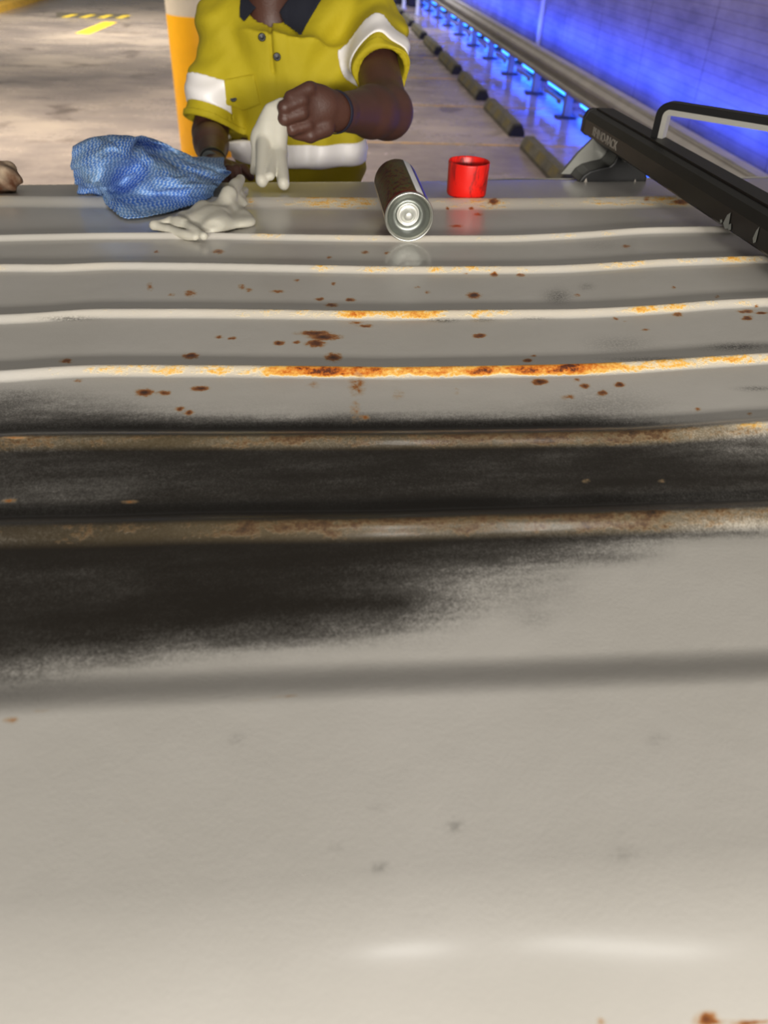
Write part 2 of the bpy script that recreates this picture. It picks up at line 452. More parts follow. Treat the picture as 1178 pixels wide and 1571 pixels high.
# ------------------------------------------------------------------ the van and its ribbed roof
RIBS = {1: [(0, 300), (305, 302), (600, 303), (756, 304), (935, 302), (1057, 299)],
        2: [(0, 360.6), (153, 357.6), (305, 356.6), (600, 360.7), (782, 361.7), (894, 356.6), (985, 349), (1113, 346.4)],
        3: [(0, 405), (102, 406.5), (153, 402.4), (305, 403.4), (600, 408.5), (731, 408.5), (797, 408.5), (858, 407.5), (934, 403.4), (1011, 398), (1178, 392)],
        4: [(0, 483), (76, 479), (127, 473.7), (305, 473.7), (600, 477.8), (731, 476), (884, 474.7), (985, 469.6), (1036, 466), (1087, 461), (1178, 456.4)],
        5: [(0, 569.5), (76, 562.8), (153, 559.3), (356, 560.3), (600, 564.4), (731, 563), (833, 561.3), (909, 559.3), (985, 555), (1062, 549), (1178, 541)],
        6: [(36, 669.7), (153, 668), (305, 668), (600, 668), (731, 666.7), (884, 664.6), (985, 663), (1087, 655.5), (1178, 647.8)],
        7: [(0, 808), (153, 805.7), (305, 800.6), (600, 798), (705, 794), (884, 790), (985, 787), (1178, 780)],
        8: [(0, 1035), (300, 1022), (600, 1011), (900, 1000), (1178, 989)], 10: [(0, 273), (300, 274), (500, 275), (870, 277)]}
RH = {1: .010, 2: .007, 3: .007, 4: .007, 5: .0072, 6: .0075, 7: .0085}
WF = {1: .050, 2: .010, 3: .0095, 4: .0098, 5: .0100, 6: .0110, 7: .0145}


def ribcurve(k):
    pts = np.array(RIBS[k], float); q = hit(pts[:, 0], pts[:, 1], RH.get(k, 0.0))
    x, y = q[:, 0], q[:, 1]; s, c = np.polyfit(x, y, 1)
    xs = np.linspace(x[0], x[-1], 160); ys = np.interp(xs, x, y)
    ker = np.hanning(19); ker /= ker.sum(); ysp = np.convolve(np.pad(ys, 9, mode='edge'), ker, 'valid')
    def f(X):
        v = np.interp(X, xs, ysp)
        return v + np.where(X > xs[-1], (X - xs[-1]) * .03, 0) + np.where(X < xs[0], (X - xs[0]) * .03, 0)
    return f


RC = {k: ribcurve(k) for k in RIBS}


def roof_z(X, Y):
    z = crown(X, Y)
    for k in RH:
        d = Y - RC[k](X); wb = (.026 if k > 5 else .016) if k > 1 else .02
        up = sstep(wb, 0, d); dn = sstep(-WF[k], 0, d)
        z = z + RH[k] * np.where(d > 0, up, dn if k == 1 else .4 * dn + .6 * np.clip(d / WF[k] + 1, 0, 1))
        if k > 1: z = z - .002 * np.exp(-((d - wb * .9) / .005) ** 2)
    d = Y - RC[8](X)
    z = z + .0068 * sstep(0, -.036, d) - .012 * sstep(-.05, -.2, d) * 0
    z = z + .0006 * np.sin(X * 9 + Y * 4) * np.sin(Y * 7)
    return z


def roof_y0(X): return .117 - .012 * (X - .2)
def roof_y1(X): return RC[10](X)


xs = np.concatenate([np.linspace(-2.4, -.75, 24)[:-1], np.linspace(-.75, .85, 401), np.linspace(.85, 1.9, 16)[1:]])
ts = np.linspace(0, 1, 760) ** 1.15
XX, TT = np.meshgrid(xs, ts, indexing='ij'); YY = roof_y0(XX) + (roof_y1(XX) - roof_y0(XX)) * TT
ZZ = roof_z(XX, YY)
nx, ny = XX.shape; ii = np.arange(nx * ny).reshape(nx, ny)
Q = np.stack([ii[:-1, :-1], ii[1:, :-1], ii[1:, 1:], ii[:-1, 1:]], -1).reshape(-1, 4)
U, Vv = proj(XX, YY, ZZ)
# overspray: soft sprayed black, rows down the roof, columns along it
SU = [0, 150, 300, 450, 600, 750, 900, 1050, 1178]
SR = [(585, [0] * 9), (605, [.32, .08, 0, 0, 0, 0, .02, 0, 0]), (630, [.42, .25, .1, .08, .08, .08, .18, .02, 0]), (645, [.5, .62, .42, .36, .38, .42, .42, .10, .02]),
      (657, [.7, .88, .90, .92, .92, .92, .85, .45, .30]), (666, [.72, .95, .97, .97, .97, .97, .9, .55, .45]), (671, [.62, .78, .82, .82, .82, .82, .80, .60, .48]),
      (684, [.70, .82, .82, .80, .80, .80, .76, .62, .50]), (689, [.7, .85, .93, .95, .95, .94, .8, .7, .45]), (694, [.72, .8, .88, .9, .9, .88, .82, .75, .42]),
      (712, [.75, .8, .8, .84, .84, .84, .86, .9, .80]), (740, [.62, .76, .8, .84, .78, .85, .9, .9, .82]), (765, [.58, .7, .84, .9, .87, .87, .78, .62, .6]),
      (782, [.80, .9, .95, .97, .97, .97, .9, .7, .60]), (796, [.9, .95, .97, .98, .98, .98, .93, .72, .5]), (802, [.82, .86, .86, .86, .86, .86, .78, .50, .36]),
      (818, [.82, .86, .86, .86, .86, .86, .78, .42, .26]), (828, [.7, .85, .93, .97, .97, .93, .7, .12, .04]), (842, [.95, .97, .98, .98, .95, .86, .5, .0, 0]), (856, [.9, .92, .93, .95, .9, .8, .36, 0, 0]),
      (875, [.8, .86, .9, .9, .72, .5, .04, 0, 0]), (900, [.82, .9, .92, .9, .8, .38, 0, 0, 0]), (930, [.9, .95, .93, .92, .86, .2, 0, 0, 0]), (955, [.95, .93, .88, .78, .5, .05, 0, 0, 0]),
      (980, [.94, .82, .62, .38, .16, 0, 0, 0, 0]), (1003, [.8, .5, .18, .05, 0, 0, 0, 0, 0]), (1030, [.42, .12, 0, 0, 0, 0, 0, 0, 0]), (1060, [.16, 0, 0, 0, 0, 0, 0, 0, 0]), (1100, [0] * 9)]
rows = np.array([r for r, _ in SR], float); tab = np.array([np.interp(np.linspace(0, 1178, 200), SU, r) for _, r in SR])
uc = np.clip(U / 1178 * 199, 0, 198.999); u0 = uc.astype(int); fu = uc - u0
ri = np.clip(np.searchsorted(rows, Vv) - 1, 0, len(rows) - 2); fv = np.clip((Vv - rows[ri]) / (rows[ri + 1] - rows[ri]), 0, 1)
SOOT = (tab[ri, u0] * (1 - fu) + tab[ri, u0 + 1] * fu) * (1 - fv) + (tab[ri + 1, u0] * (1 - fu) + tab[ri + 1, u0 + 1] * fu) * fv
# rust along the rib crests
RUSTC = {5: [(0, .0), (120, .2), (200, .5), (300, .46), (400, .55), (440, .75), (480, 1.05), (520, 1.02), (560, .8), (600, .74), (700, .78), (760, .92), (900, .98), (930, .8), (980, .5), (1060, .56), (1178, .4)],
         4: [(0, 0.00), (60, 0.13), (290, 0.21), (480, 0.40), (560, 0.58), (650, 0.55), (700, 0.50), (760, 0.36), (850, 0.26), (950, 0.26), (1000, 0.58), (1040, 0.52), (1080, 0.21), (1178, 0.30)],
         3: [(0, 0.25), (20, 0.08), (150, 0.20), (200, 0.00), (470, 0.08), (490, 0.49), (530, 0.25), (600, 0.33), (700, 0.38), (750, 0.38), (860, 0.18), (930, 0.41), (1000, 0.33), (1080, 0.16), (1130, 0.51), (1150, 0.54), (1178, 0.25)],
         2: [(0, 0), (380, .1), (410, .5), (440, .1), (540, .4), (600, .2), (1178, .15)], 6: [(0, .3), (300, .4), (420, .42), (600, .35), (700, .48), (850, .5), (960, .6), (1050, .5), (1178, .4)],
         7: [(0, .15), (250, .3), (350, .44), (500, .48), (700, .48), (850, .46), (920, .6), (1000, .55), (1050, .4), (1178, .35)], 1: [(0, .4), (30, .1), (370, .1), (385, .5), (400, .1), (490, .55), (560, .5), (600, .1), (700, .3), (750, .5), (800, .2), (1000, .4), (1060, .6), (1100, .4)]}
RUST = np.zeros_like(XX)
for k, l in RUSTC.items():
    d = YY - RC[k](XX); l = np.array(l, float); wf = WF[k]
    prof_ = sstep(.007, -.001, d) * sstep(-wf * 1.15, -wf * .5, d)
    RUST = np.maximum(RUST, prof_ * np.interp(U, l[:, 0], l[:, 1]))
SPOTS = [(497, 517, 26, 5, .9), (482, 511, 26, 4, .85), (484, 527, 15, 6, .9), (511, 548, 12, 7, .9), (293, 546, 12, 5, .9), (428, 526, 9, 4, .8), (455, 525, 6, 3, .6), (356, 519, 6, 3, .8), (336, 517, 6, 3, .7),
         (222, 602, 13, 6, 1), (252, 603, 9, 4, .85), (308, 596, 14, 4, .95), (277, 627, 7, 4, .8), (289, 633, 7, 4, .8), (102, 554, 10, 4, .7), (120, 584, 6, 4, .5), (727, 453, 11, 5, .95), (758, 421, 6, 4, .85), (799, 422, 6, 3, .85),
         (735, 515, 10, 4, .85), (828, 586, 12, 5, 1), (897, 592, 7, 4, .95), (925, 603, 8, 5, .85), (950, 590, 8, 4, .95), (884, 583, 5, 3, .7), (872, 609, 12, 5, .45), (809, 553, 8, 3, .7), (818, 546, 5, 2, .5),
         (1040, 483, 8, 4, .7), (1145, 478, 14, 3, .8), (1168, 480, 10, 2, .8), (1146, 488, 9, 4, .8), (990, 506, 6, 2, .6), (944, 489, 5, 3, .6), (960, 493, 4, 2, .4), (1070, 628, 6, 4, .5), (1150, 635, 4, 3, .5),
         (537, 460, 8, 3, .8), (508, 468, 10, 4, .7), (490, 459, 7, 3, .7), (512, 435, 4, 3, .6), (370, 440, 6, 5, .5), (382, 445, 6, 4, .5), (292, 450, 10, 6, .55), (230, 440, 5, 8, .45), (263, 452, 6, 3, .4), (425, 447, 12, 3, .5), (455, 430, 4, 3, .5),
         (335, 386, 9, 4, .65), (240, 386, 5, 3, .5), (560, 387, 6, 3, .65), (593, 388, 5, 3, .5), (733, 329, 8, 3, .5), (700, 347, 12, 3, .5), (757, 309, 9, 6, .8), (723, 320, 4, 3, .7), (686, 320, 3, 3, .7), (960, 378, 7, 3, .6), (1045, 310, 14, 4, .8),
         (992, 305, 5, 5, .5), (1033, 441, 4, 3, .5), (885, 453, 5, 3, .5), (640, 441, 5, 3, .4), (655, 448, 5, 4, .4), (1100, 455, 4, 3, .5), (560, 500, 14, 3, .6), (545, 495, 12, 3, .5), (198, 1259, 8, 6, .28), (18, 1105, 16, 6, .42), (60, 1090, 24, 3, .25), (440, 1068, 30, 3, .28), (400, 1075, 26, 3, .22),
         (478, 1152, 9, 4, .15), (1084, 1562, 16, 12, .8), (1090, 1568, 30, 6, .6), (922, 1568, 10, 9, .4), (1150, 1569, 40, 4, .8), (548, 590, 16, 24, .33), (545, 630, 10, 22, .30), (480, 590, 14, 8, .25), (15, 768, 12, 4, .45), (200, 770, 14, 3, .4), (20, 672, 22, 3, .5), (900, 738, 8, 4, .3), (1015, 738, 8, 3, .3), (560, 640, 8, 5, .5),
         (1020, 622, 4, 30, .12), (700, 600, 5, 8, .3), (610, 605, 14, 12, .22), (505, 395, 4, 3, .5), (715, 420, 5, 2, .4), (1160, 470, 4, 3, .5)]
SPOT = np.zeros_like(XX)
for (u, v, ru, rv, s) in SPOTS:
    d2 = ((U - u) / (ru * .85)) ** 2 + ((Vv - v) / (rv * .85)) ** 2
    SPOT = np.maximum(SPOT, s * np.exp(-d2 * .9))
# dull grey spots and chips
CHIP = np.zeros_like(XX)
for (u, v, ru, rv, s) in [(855, 455, 16, 9, .75), (900, 440, 10, 5, .4), (950, 528, 40, 10, .35), (105, 489, 34, 3, .8), (584, 1331, 6, 6, .9), (698, 1267, 9, 9, .5), (515, 1300, 5, 5, .5), (363, 1134, 8, 8, .3), (580, 1240, 10, 5, .2), (955, 1312, 20, 12, .22),
                          (1010, 1135, 14, 9, .2), (680, 492, 20, 2.5, .8), (740, 491, 16, 2.5, .6), (820, 489, 20, 2, .5), (1160, 596, 22, 3, .7), (930, 624, 70, 22, .34), (40, 612, 30, 12, .3), (1130, 532, 40, 5, .8), (1000, 551, 60, 3, .55), (920, 377, 30, 8, .2), (820, 950, 26, 14, .22), (880, 900, 40, 40, .08)]:
    d2 = ((U - u) / ru) ** 2 + ((Vv - v) / rv) ** 2; CHIP = np.maximum(CHIP, s * np.exp(-d2 * .8))

# the spray and the rust thin out further along the roof
wob = .05 * np.sin(YY * 23 + 1) + .03 * np.sin(YY * 61)
xr, xl = (.30 + .33 * YY + wob), (-.16 - .30 * YY - wob)
inside = sstep(.42, 0, XX - xr) * sstep(-.42, 0, XX - xl)


def roof_material():
    m = mat('weathered_white_roof_paint', (150, 146, 138), .35, spec=.3); g = NT(m); b = g.t.nodes['Principled BSDF']
    o = g.n('ShaderNodeTexCoord').outputs['Object']
    def A(n): q = g.n('ShaderNodeAttribute'); q.attribute_name = n; return q.outputs['Fac']
    soot, rust, spot, chip = A('overspray'), A('rust'), A('rust_spot'), A('chip')
    base = g.ramp(g.noise(o, 5, 4, .5), [(.3, (196, 192, 184)), (.7, (206, 202, 195))])
    # black overspray with streaks and fine speckled fringe
    st = g.noise(o, 30, 5, .6, (.35, 2.0, 1)); cl = g.noise(o, 9, 4, .6, (.7, 1.4, 1)); gr = g.noise(o, 700, 2, .6); gr2 = g.noise(o, 260, 3, .7)
    q = g.math('MULTIPLY', g.math('SUBTRACT', st, .5), .75)
    q = g.math('ADD', q, g.math('MULTIPLY', g.math('SUBTRACT', cl, .5), .9))
    q = g.math('ADD', q, g.math('MULTIPLY', g.math('SUBTRACT', gr2, .5), .5))
    q = g.math('ADD', q, g.math('MULTIPLY', g.math('SUBTRACT', gr, .5), .75))
    lim = g.math('MULTIPLY', g.math('MULTIPLY', soot, g.math('SUBTRACT', 1.12, soot)), 3.2)
    s = g.math('ADD', soot, g.math('MULTIPLY', q, lim), clamp=True)
    s = g.ramp(s, [(0, (0, 0, 0, 1)), (.12, (.10, .10, .10, 1)), (.5, (.64, .64, .64, 1)), (.85, (.93, .93, .93, 1)), (1, (.99, .99, .99, 1))])
    c = g.mix(s, base, lin((15, 12, 8)))
    sm = g.ramp(s, [(0, (0, 0, 0)), (1, (255, 255, 255))])
    # rust along crests
    rn = g.math('ADD', g.math('MULTIPLY', g.noise(o, 60, 6, .65, (.6, 1.3, 1)), .7), g.math('MULTIPLY', g.noise(o, 300, 3, .6), .3))
    rv = g.math('ADD', rust, g.math('MULTIPLY', g.math('SUBTRACT', rn, .56), 2.2))
    rv = g.math('MULTIPLY', rv, g.ramp(rust, [(.02, (0, 0, 0)), (.12, (255, 255, 255))]))
    c = g.mix(g.math('MULTIPLY', rust, .45), c, lin((246, 214, 150)))
    rcol = g.ramp(rv, [(.26, (244, 226, 180)), (.50, (238, 184, 88)), (.78, (204, 112, 28)), (.94, (120, 58, 22)), (1, (84, 42, 22))])
    dk = g.ramp(soot, [(.22, (0, 0, 0)), (.40, (255, 255, 255))])
    rcol = g.mix(dk, rcol, g.ramp(rv, [(.3, (176, 140, 92)), (.5, (120, 84, 48)), (.75, (48, 34, 24))]))
    rm = g.ramp(rv, [(.20, (0, 0, 0)), (.46, (255, 255, 255))])
    c = g.mix(rm, c, rcol)
    keep = g.math('MULTIPLY', s, .72)
    c = g.mix(keep, c, lin((36, 30, 22)))
    sv = g.math('ADD', spot, g.math('MULTIPLY', g.math('SUBTRACT', g.noise(o, 160, 4, .6), .5), g.math('MULTIPLY', 1.1, g.ramp(spot, [(0.02, (0, 0, 0)), (.3, (255, 255, 255))]))))
    sc = g.ramp(sv, [(.2, (186, 158, 118)), (.42, (172, 112, 56)), (.66, (124, 68, 30)), (.95, (66, 36, 22))])
    c = g.mix(g.ramp(sv, [(.10, (0, 0, 0)), (.40, (255, 255, 255))]), c, sc)
    cv = g.math('MULTIPLY', chip, g.ramp(g.noise(o, 420, 3, .7), [(.38, (60, 60, 60)), (.55, (255, 255, 255))]))
    c = g.mix(cv, c, lin((62, 60, 56)))
    g.L.new(c, b.inputs['Base Color'])
    b.inputs['Coat Weight'].default_value = .5; b.inputs['Coat Roughness'].default_value = .17
    rr = g.math('ADD', .36, g.math('MULTIPLY', rm, .3)); g.L.new(rr, b.inputs['Roughness'])
    bp = g.n('ShaderNodeBump'); bp.inputs['Distance'].default_value = .0004
    h = g.math('ADD', g.math('MULTIPLY', rm, 1.0), g.math('ADD', g.math('MULTIPLY', g.noise(o, 420, 3, .6), .35), g.math('MULTIPLY', g.noise(o, 25, 3, .5), 1.2)))
    g.L.new(h, bp.inputs['Height']); g.L.new(bp.outputs[0], b.inputs['Normal'])
    return m


van = empty('van', (0, .87, 0))
rme = npmesh('roof', np.stack([XX, YY, ZZ], -1).reshape(-1, 3), Q)
for n_, a_ in (('overspray', SOOT * inside), ('rust', RUST * inside), ('rust_spot', SPOT * inside), ('chip', CHIP * inside)): attr(rme, n_, a_)
roof = link('roof', rme, roof_material(), van)
VANP = mat('white_van_paint', (190, 186, 180), .3)
# gutters and sides
for nm, fy, s in (('gutter', roof_y0, -1), ('gutter', roof_y1, 1)):
    g_ = MB(); rings = []
    for x in np.linspace(-2.4, 1.9, 50):
        y = float(fy(x)); z = float(roof_z(np.array(x), np.array(y)))
        rings.append([(x, y - s * .002, z - .001), (x, y + s * .004, z - .006), (x, y + s * .014, z - .010), (x, y + s * .016, z - .002), (x, y + s * .020, z - .002), (x, y + s * .020, z - .018), (x, y - s * .004, z - .018)])
    g_.loft(rings if s > 0 else [r[::-1] for r in rings]).build(nm, VANP, van)
body = MB(); rings = []
for x in np.linspace(-2.4, 2.0, 24):
    xx = min(x, 1.9); y0, y1 = float(roof_y0(xx)), float(roof_y1(xx)); z0 = float(roof_z(np.array(xx), np.array(y0))) - .02; z1 = float(roof_z(np.array(xx), np.array(y1))) - .02
    f = 1
    rings.append([(x, y0, z0), (x, y0 - .07, 1.5), (x, y0 - .11, 1.1), (x, y0 - .11, .4), (x, y0 - .05, .3), (x, y1 + .05, .3), (x, y1 + .09, .4), (x, y1 + .09, 1.1), (x, y1 + .05, 1.5), (x, y1, z1)])
body.loft([r[::-1] for r in rings]).build('body_shell', VANP, van, bevel=.01)
TYRE = mat('black_tyre', (30, 30, 30), .8)
for x in (-1.6, 1.45):
    for y, s in ((.16, -1), (1.62, 1)):
        MB().lathe([(.0, -.1), (.2, -.1), (.30, -.11), (.33, -.08), (.33, .08), (.30, .11), (.2, .1), (0, .1)], (x, y, .33), (0, s, 0), 32).build('wheel', TYRE, van, True)
tag(van, 'white van seen across its ribbed roof, rusted and sprayed black in the middle', 'van')


def rz(x, y): return float(roof_z(np.array(float(x)), np.array(float(y))))


# ------------------------------------------------------------------ roof rack bar at the right
BAR = mat('black_aluminium', (40, 39, 37), .38, .3, var=.12, vscale=12)
BARR = mat('black_rubber_strip', (13, 13, 14), .5)
SILV = mat('satin_silver', (150, 150, 144), .42, .7)
ALU = mat('bare_aluminium', (200, 198, 190), .35, .5)
BLKP = mat('black_plastic', (12, 13, 15), .45)
PRINT = mat('pale_grey_print', (175, 168, 158), .6)
rack = empty('roof_rack_bar', (.57, 1.0, 2.0))
by0, by1 = .02, 1.665
def bx(y): return .552 + (1.66 - y) * .056
def bz(y): return HC - .333
secb = [(0, .006), (.0, .030), (.006, .043), (.016, .047), (.050, .047), (.060, .043), (.068, .030), (.068, .006), (.060, 0), (.008, 0)]
MB().loft([[(bx(y) + a, y, bz(y) + z) for a, z in secb] for y in (by0, by1 - .012)]).build('crossbar', BAR, rack)
MB().loft([[(bx(y) + .034 + (a - .034) * s, y, bz(y) + .023 + (z - .023) * s) for a, z in secb] for y, s in ((by1 - .014, 1.03), (by1 - .002, 1.03), (by1 + .006, .85))]).build('end_cap', BLKP, rack)
MB().loft([[(bx(y) + a, y, bz(y) + z) for a, z in ((.018, .046), (.018, .0505), (.05, .0505), (.05, .046))] for y in (by0, by1 - .02)]).build('rubber_strip', BARR, rack)
for yf in (1.56, .2):
    x0 = bx(yf); zr = rz(x0, yf)
    # black foot: arched block along the gutter
    xm = x0 + .03; pts = [(-.066, 0), (-.058, .014), (-.046, .023), (-.028, .029), (-.010, .033), (-.003, .040), (.000, .052), (.002, .066), (.046, .066), (.050, .044), (.062, .028), (.069, .014), (.070, 0)]
    top = bz(yf) - zr; k_ = top / .066
    MB().loft([[(xm + a, yy, zr + .001 + z * k_) for a, z in pts] for yy in (yf - .028, yf + .030)]).build('foot', BLKP, rack, bevel=.003)
    pl = [(-.078, -.02), (-.030, .034), (.006, .058), (.012, .068), (-.022, .068), (-.086, -.004)]
    MB().loft([[(xm + a, yy, zr + .006 + z * k_) for a, z in [(-.084, -.004), (.020, -.004), (.030, .066), (-.032, .066), (-.056, .038)]] for yy in (yf + .031, yf + .040)]).build('cover_plate', SILV, rack)
    for t in (-.052, .046):
        MB().add([(xm + t - .004, yf - .0295, zr + .002), (xm + t + .004, yf - .0295, zr + .002), (xm + t, yf - .0295, zr + .011)], [(0, 1, 2)]).build('triangle_mark', PRINT, rack)
    MB().lathe([(0, .004), (.006, .004), (.008, .0)], (xm + .018, yf - .028, zr + top - .014), (0, -1, 0), 16).build('bolt', SILV, rack)
# lettering on the side of the bar
cu_ = bpy.data.curves.new('lettering', 'FONT'); cu_.body = 'RHINO-RACK'; cu_.size = .021; cu_.extrude = .0004; cu_.offset = .0004; cu_.space_character = .95
to = bpy.data.objects.new('tmp', cu_); COL.objects.link(to); dg = bpy.context.evaluated_depsgraph_get()
tm = bpy.data.meshes.new_from_object(to.evaluated_get(dg)); bpy.data.objects.remove(to)
yt = 1.60; ang = math.atan(.056)
T = Matrix(((0, 0, -1, bx(yt) - .0006), (-1, 0, 0, yt), (0, 1, 0, bz(yt) + .011), (0, 0, 0, 1)))
T = T.copy(); Ry = Matrix.Translation(Vector((bx(yt) - .0006, yt, 0))) @ Matrix.Rotation(ang, 4, 'Z') @ Matrix.Translation(-Vector((bx(yt) - .0006, yt, 0)))
tm.transform(Ry @ T); lt = link('lettering', tm, PRINT, rack, False)
# scuffs on the bar
SCUFF = mat('bare_metal_scuff', (165, 170, 165), .6)
for (yc, wy, zb, zt) in ((1.06, .009, .003, .026), (1.05, .006, .004, .014), (1.075, .005, .006, .012), (.985, .005, .008, .030)):
    M = MB().add([(bx(yc) - .0008, yc - wy, bz(yc) + zb + .003), (bx(yc) - .0008, yc - wy * .3, bz(yc) + zt), (bx(yc) - .0008, yc + wy * .5, bz(yc) + zt * .8), (bx(yc) - .0008, yc + wy, bz(yc) + zb + .005), (bx(yc) - .0008, yc, bz(yc) + zb)], [(0, 1, 2, 3, 4)])
    M.build('scuff', SCUFF, rack)
tag(rack, 'black roof rack crossbar with pale lettering, clamped across the right end of the roof', 'roof rack')

# load hoop standing on the bar
hy = 1.40; h0 = np.array([bx(hy) + .045, hy, bz(hy) + .048])
pA = P(1012, 205, 1.40)
hoop = empty('load_hoop', tuple(h0))
dirv = np.array([.74, -.67, 0]); dirv /= np.linalg.norm(dirv)
side = np.array([dirv[1], -dirv[0], 0])
topz = P(1012, 165, 1.40)[2]
b0 = np.array([pA[0], pA[1], h0[2]])
def sweep(off, wd, th, path):
    rings = []
    for i, (s, z, nx_, nz_) in enumerate(path):
        c = b0 + dirv * (s + nx_ * off) + np.array([0, 0, z - b0[2] + nz_ * off])
        r = []
        for a, t in ((-wd, 0), (wd, 0), (wd, th), (-wd, th)):
            r.append(tuple(c + side * a + dirv * nx_ * t + np.array([0, 0, nz_ * t])))
        rings.append(r)
    return rings
zt = topz; Lh = .80; R_ = .012
zb2 = rz(*(b0 + dirv * Lh)[:2])
path = [(0, b0[2], -1, 0), (0, zt - R_, -1, 0)] + [(R_ - R_ * math.cos(a), zt - R_ + R_ * math.sin(a), -math.cos(a), math.sin(a)) for a in np.linspace(.2, math.pi / 2, 7)] + [(Lh - R_, zt, 0, 1)] + \
       [(Lh - R_ + R_ * math.sin(a), zt - R_ + R_ * math.cos(a), math.sin(a), math.cos(a)) for a in np.linspace(.2, math.pi / 2, 7)] + [(Lh, zb2 + .002, 1, 0)]
MB().loft(sweep(0, .010, .011, path)).build('rubber_edge', BARR, hoop)
MB().loft(sweep(-.009, .009, .0085, path)).build('hoop_frame', ALU, hoop)
tag(hoop, 'aluminium hoop with a black rubber edge rising from the roof rack bar', 'rack hoop')

# ------------------------------------------------------------------ spray can and its red cap
def can():
    r = .0335
    pb = hit(np.array(627.), np.array(371.)); yb = pb[1]; zc = max(rz(pb[0], yb), rz(pb[0], yb + .05), rz(pb[0], yb + .1)) + r
    c0 = np.array([P(627, 340, yb)[0], yb, zc]); c1 = np.array([P(603, 300, yb + .19)[0], yb + .19, zc + .004])
    ax = (c1 - c0); ax /= np.linalg.norm(ax)
    root = empty('spray_can', tuple(c0 - [0, 0, r]))
    m = mat('can_label_print_and_highlight', (90, 20, 22), .5, spec=.25); g = NT(m); b = g.t.nodes['Principled BSDF']
    at = g.n('ShaderNodeAttribute'); at.attribute_name = 'around'; al = g.n('ShaderNodeAttribute'); al.attribute_name = 'along'
    o = g.n('ShaderNodeTexCoord').outputs['Object']
    nz = g.noise(o, 120, 3, .6)
    band = g.ramp(at.outputs['Fac'], [(0, (96, 16, 20)), (.20, (110, 20, 22)), (.21, (214, 200, 176)), (.245, (214, 200, 176)), (.25, (60, 44, 30)), (.40, (44, 20, 20)), (.50, (60, 50, 30)), (.545, (70, 64, 30)), (.55, (240, 240, 240)), (.60, (240, 240, 240)), (.605, (60, 40, 60)), (.64, (80, 90, 240)), (.69, (70, 70, 220)), (.69, (90, 18, 24))])  # label print; the bright white stripe is a specular highlight painted in
    pic = g.ramp(nz, [(.36, (30, 14, 14)), (.46, (110, 30, 20)), (.54, (120, 105, 30)), (.64, (70, 90, 50))])
    msk = g.ramp(at.outputs['Fac'], [(.25, (0, 0, 0)), (.27, (170, 170, 170)), (.52, (170, 170, 170)), (.54, (0, 0, 0))])
    c = g.mix(msk, band, pic)
    foot = g.ramp(al.outputs['Fac'], [(.10, (255, 255, 255)), (.14, (0, 0, 0))]); c = g.mix(foot, c, lin((110, 16, 20)))
    g.L.new(c, b.inputs['Base Color'])
    L = .165; n = 64
    A = Vector(ax); up = Vector((0, 0, 1)); sd = A.cross(up).normalized(); up2 = sd.cross(A)
    # angle 0 at underside, growing over the left flank to the top and down the right
    def ring(rr, h): return [tuple(Vector(c0) + A * h + (-up2 * math.cos(2 * math.pi * k / n) - sd * math.sin(2 * math.pi * k / n)) * rr) for k in range(n)]
    M = MB(); M.loft([ring(r - .0006, .002), ring(r, .004), ring(r, .05), ring(r, .1), ring(r, L), ring(r - .001, L + .003)], False)
    lab = M.build('label_wrap', m, root, True)
    attr(lab.data, 'around', [((i % n) / n) for i in range(len(M.V))]); attr(lab.data, 'along', [h for h in (0, .1, .3, .6, .9, 1) for _ in range(n)])
    M = MB(); M.loft([ring(a, h) for a, h in ((r - .001, .0045), (r + .0002, .003), (r + .0008, .000), (r + .0004, -.0022), (r - .0012, -.003), (r - .0028, -.001), (r - .004, .004))], False)
    M.build('base_rim', mat('steel_rim', (190, 190, 182), .28, .9), root, True)
    M = MB(); M.loft([ring(a, h) for a, h in ((r - .0038, .003), (r - .006, .007), (.024, .0105), (.0175, .0135), (.0162, .0120))], False)
    M.build('concave_base', mat('brushed_steel', (128, 132, 126), .36, .85), root, True)
    M = MB(); M.loft([ring(a, h) for a, h in ((.0165, .0135), (.0160, .0105), (.0146, .0098), (.0132, .0112), (.0120, .0118), (.0098, .0100), (.0072, .0098), (.0064, .0030), (.0048, .0016), (.002, .0012), (.0001, .0012))], False)
    M.build('centre_button', mat('bright_steel', (215, 215, 208), .35, .6), root, True)
    M = MB(); M.loft([ring(a, L + h) for a, h in ((r - .001, .002), (r - .004, .008), (.024, .016), (.016, .02), (.0155, .026), (.006, .027), (.005, .036), (.0001, .037))], False)
    M.build('shoulder', mat('can_shoulder_steel', (180, 180, 178), .3, .8), root, True)
    tag(root, 'aerosol spray can lying on the van roof with its steel base towards the camera', 'spray can')


can()


def redcap():
    q = hit(np.array(714.), np.array(306.)); zr = max(rz(q[0], q[1] + t) for t in (-.03, 0, .03)); root = empty('plastic_cap', (q[0], q[1], zr))
    m = mat('red_plastic', (215, 26, 18), .38, **{'Subsurface Weight': .0}); g = NT(m); b = g.t.nodes['Principled BSDF']
    o = g.n('ShaderNodeTexCoord').outputs['Object']
    n = g.ramp(g.noise(o, 55, 5, .65, (1, 1, .35), 1.0), [(.50, (226, 28, 18)), (.60, (180, 22, 18)), (.72, (70, 20, 18))]); g.L.new(n, b.inputs['Base Color'])
    r = .0345; h = .054
    MB().lathe([(.0001, .001), (r * .93, .001), (r * .965, .004), (r, h - .002), (r * .995, h), (r * .96, h), (r * .94, h - .003), (r * .905, .006), (.0001, .005)], (q[0], q[1], zr), n=64).build('cap_shell', m, root, True)
    MB().lathe([(.012, .005), (.012, .024), (.0105, .024), (.0105, .005)], (q[0], q[1], zr), n=32).build('inner_collar', m, root, True)
    tag(root, 'red plastic spray can cap standing open end up on the far side of the roof', 'cap')


redcap()


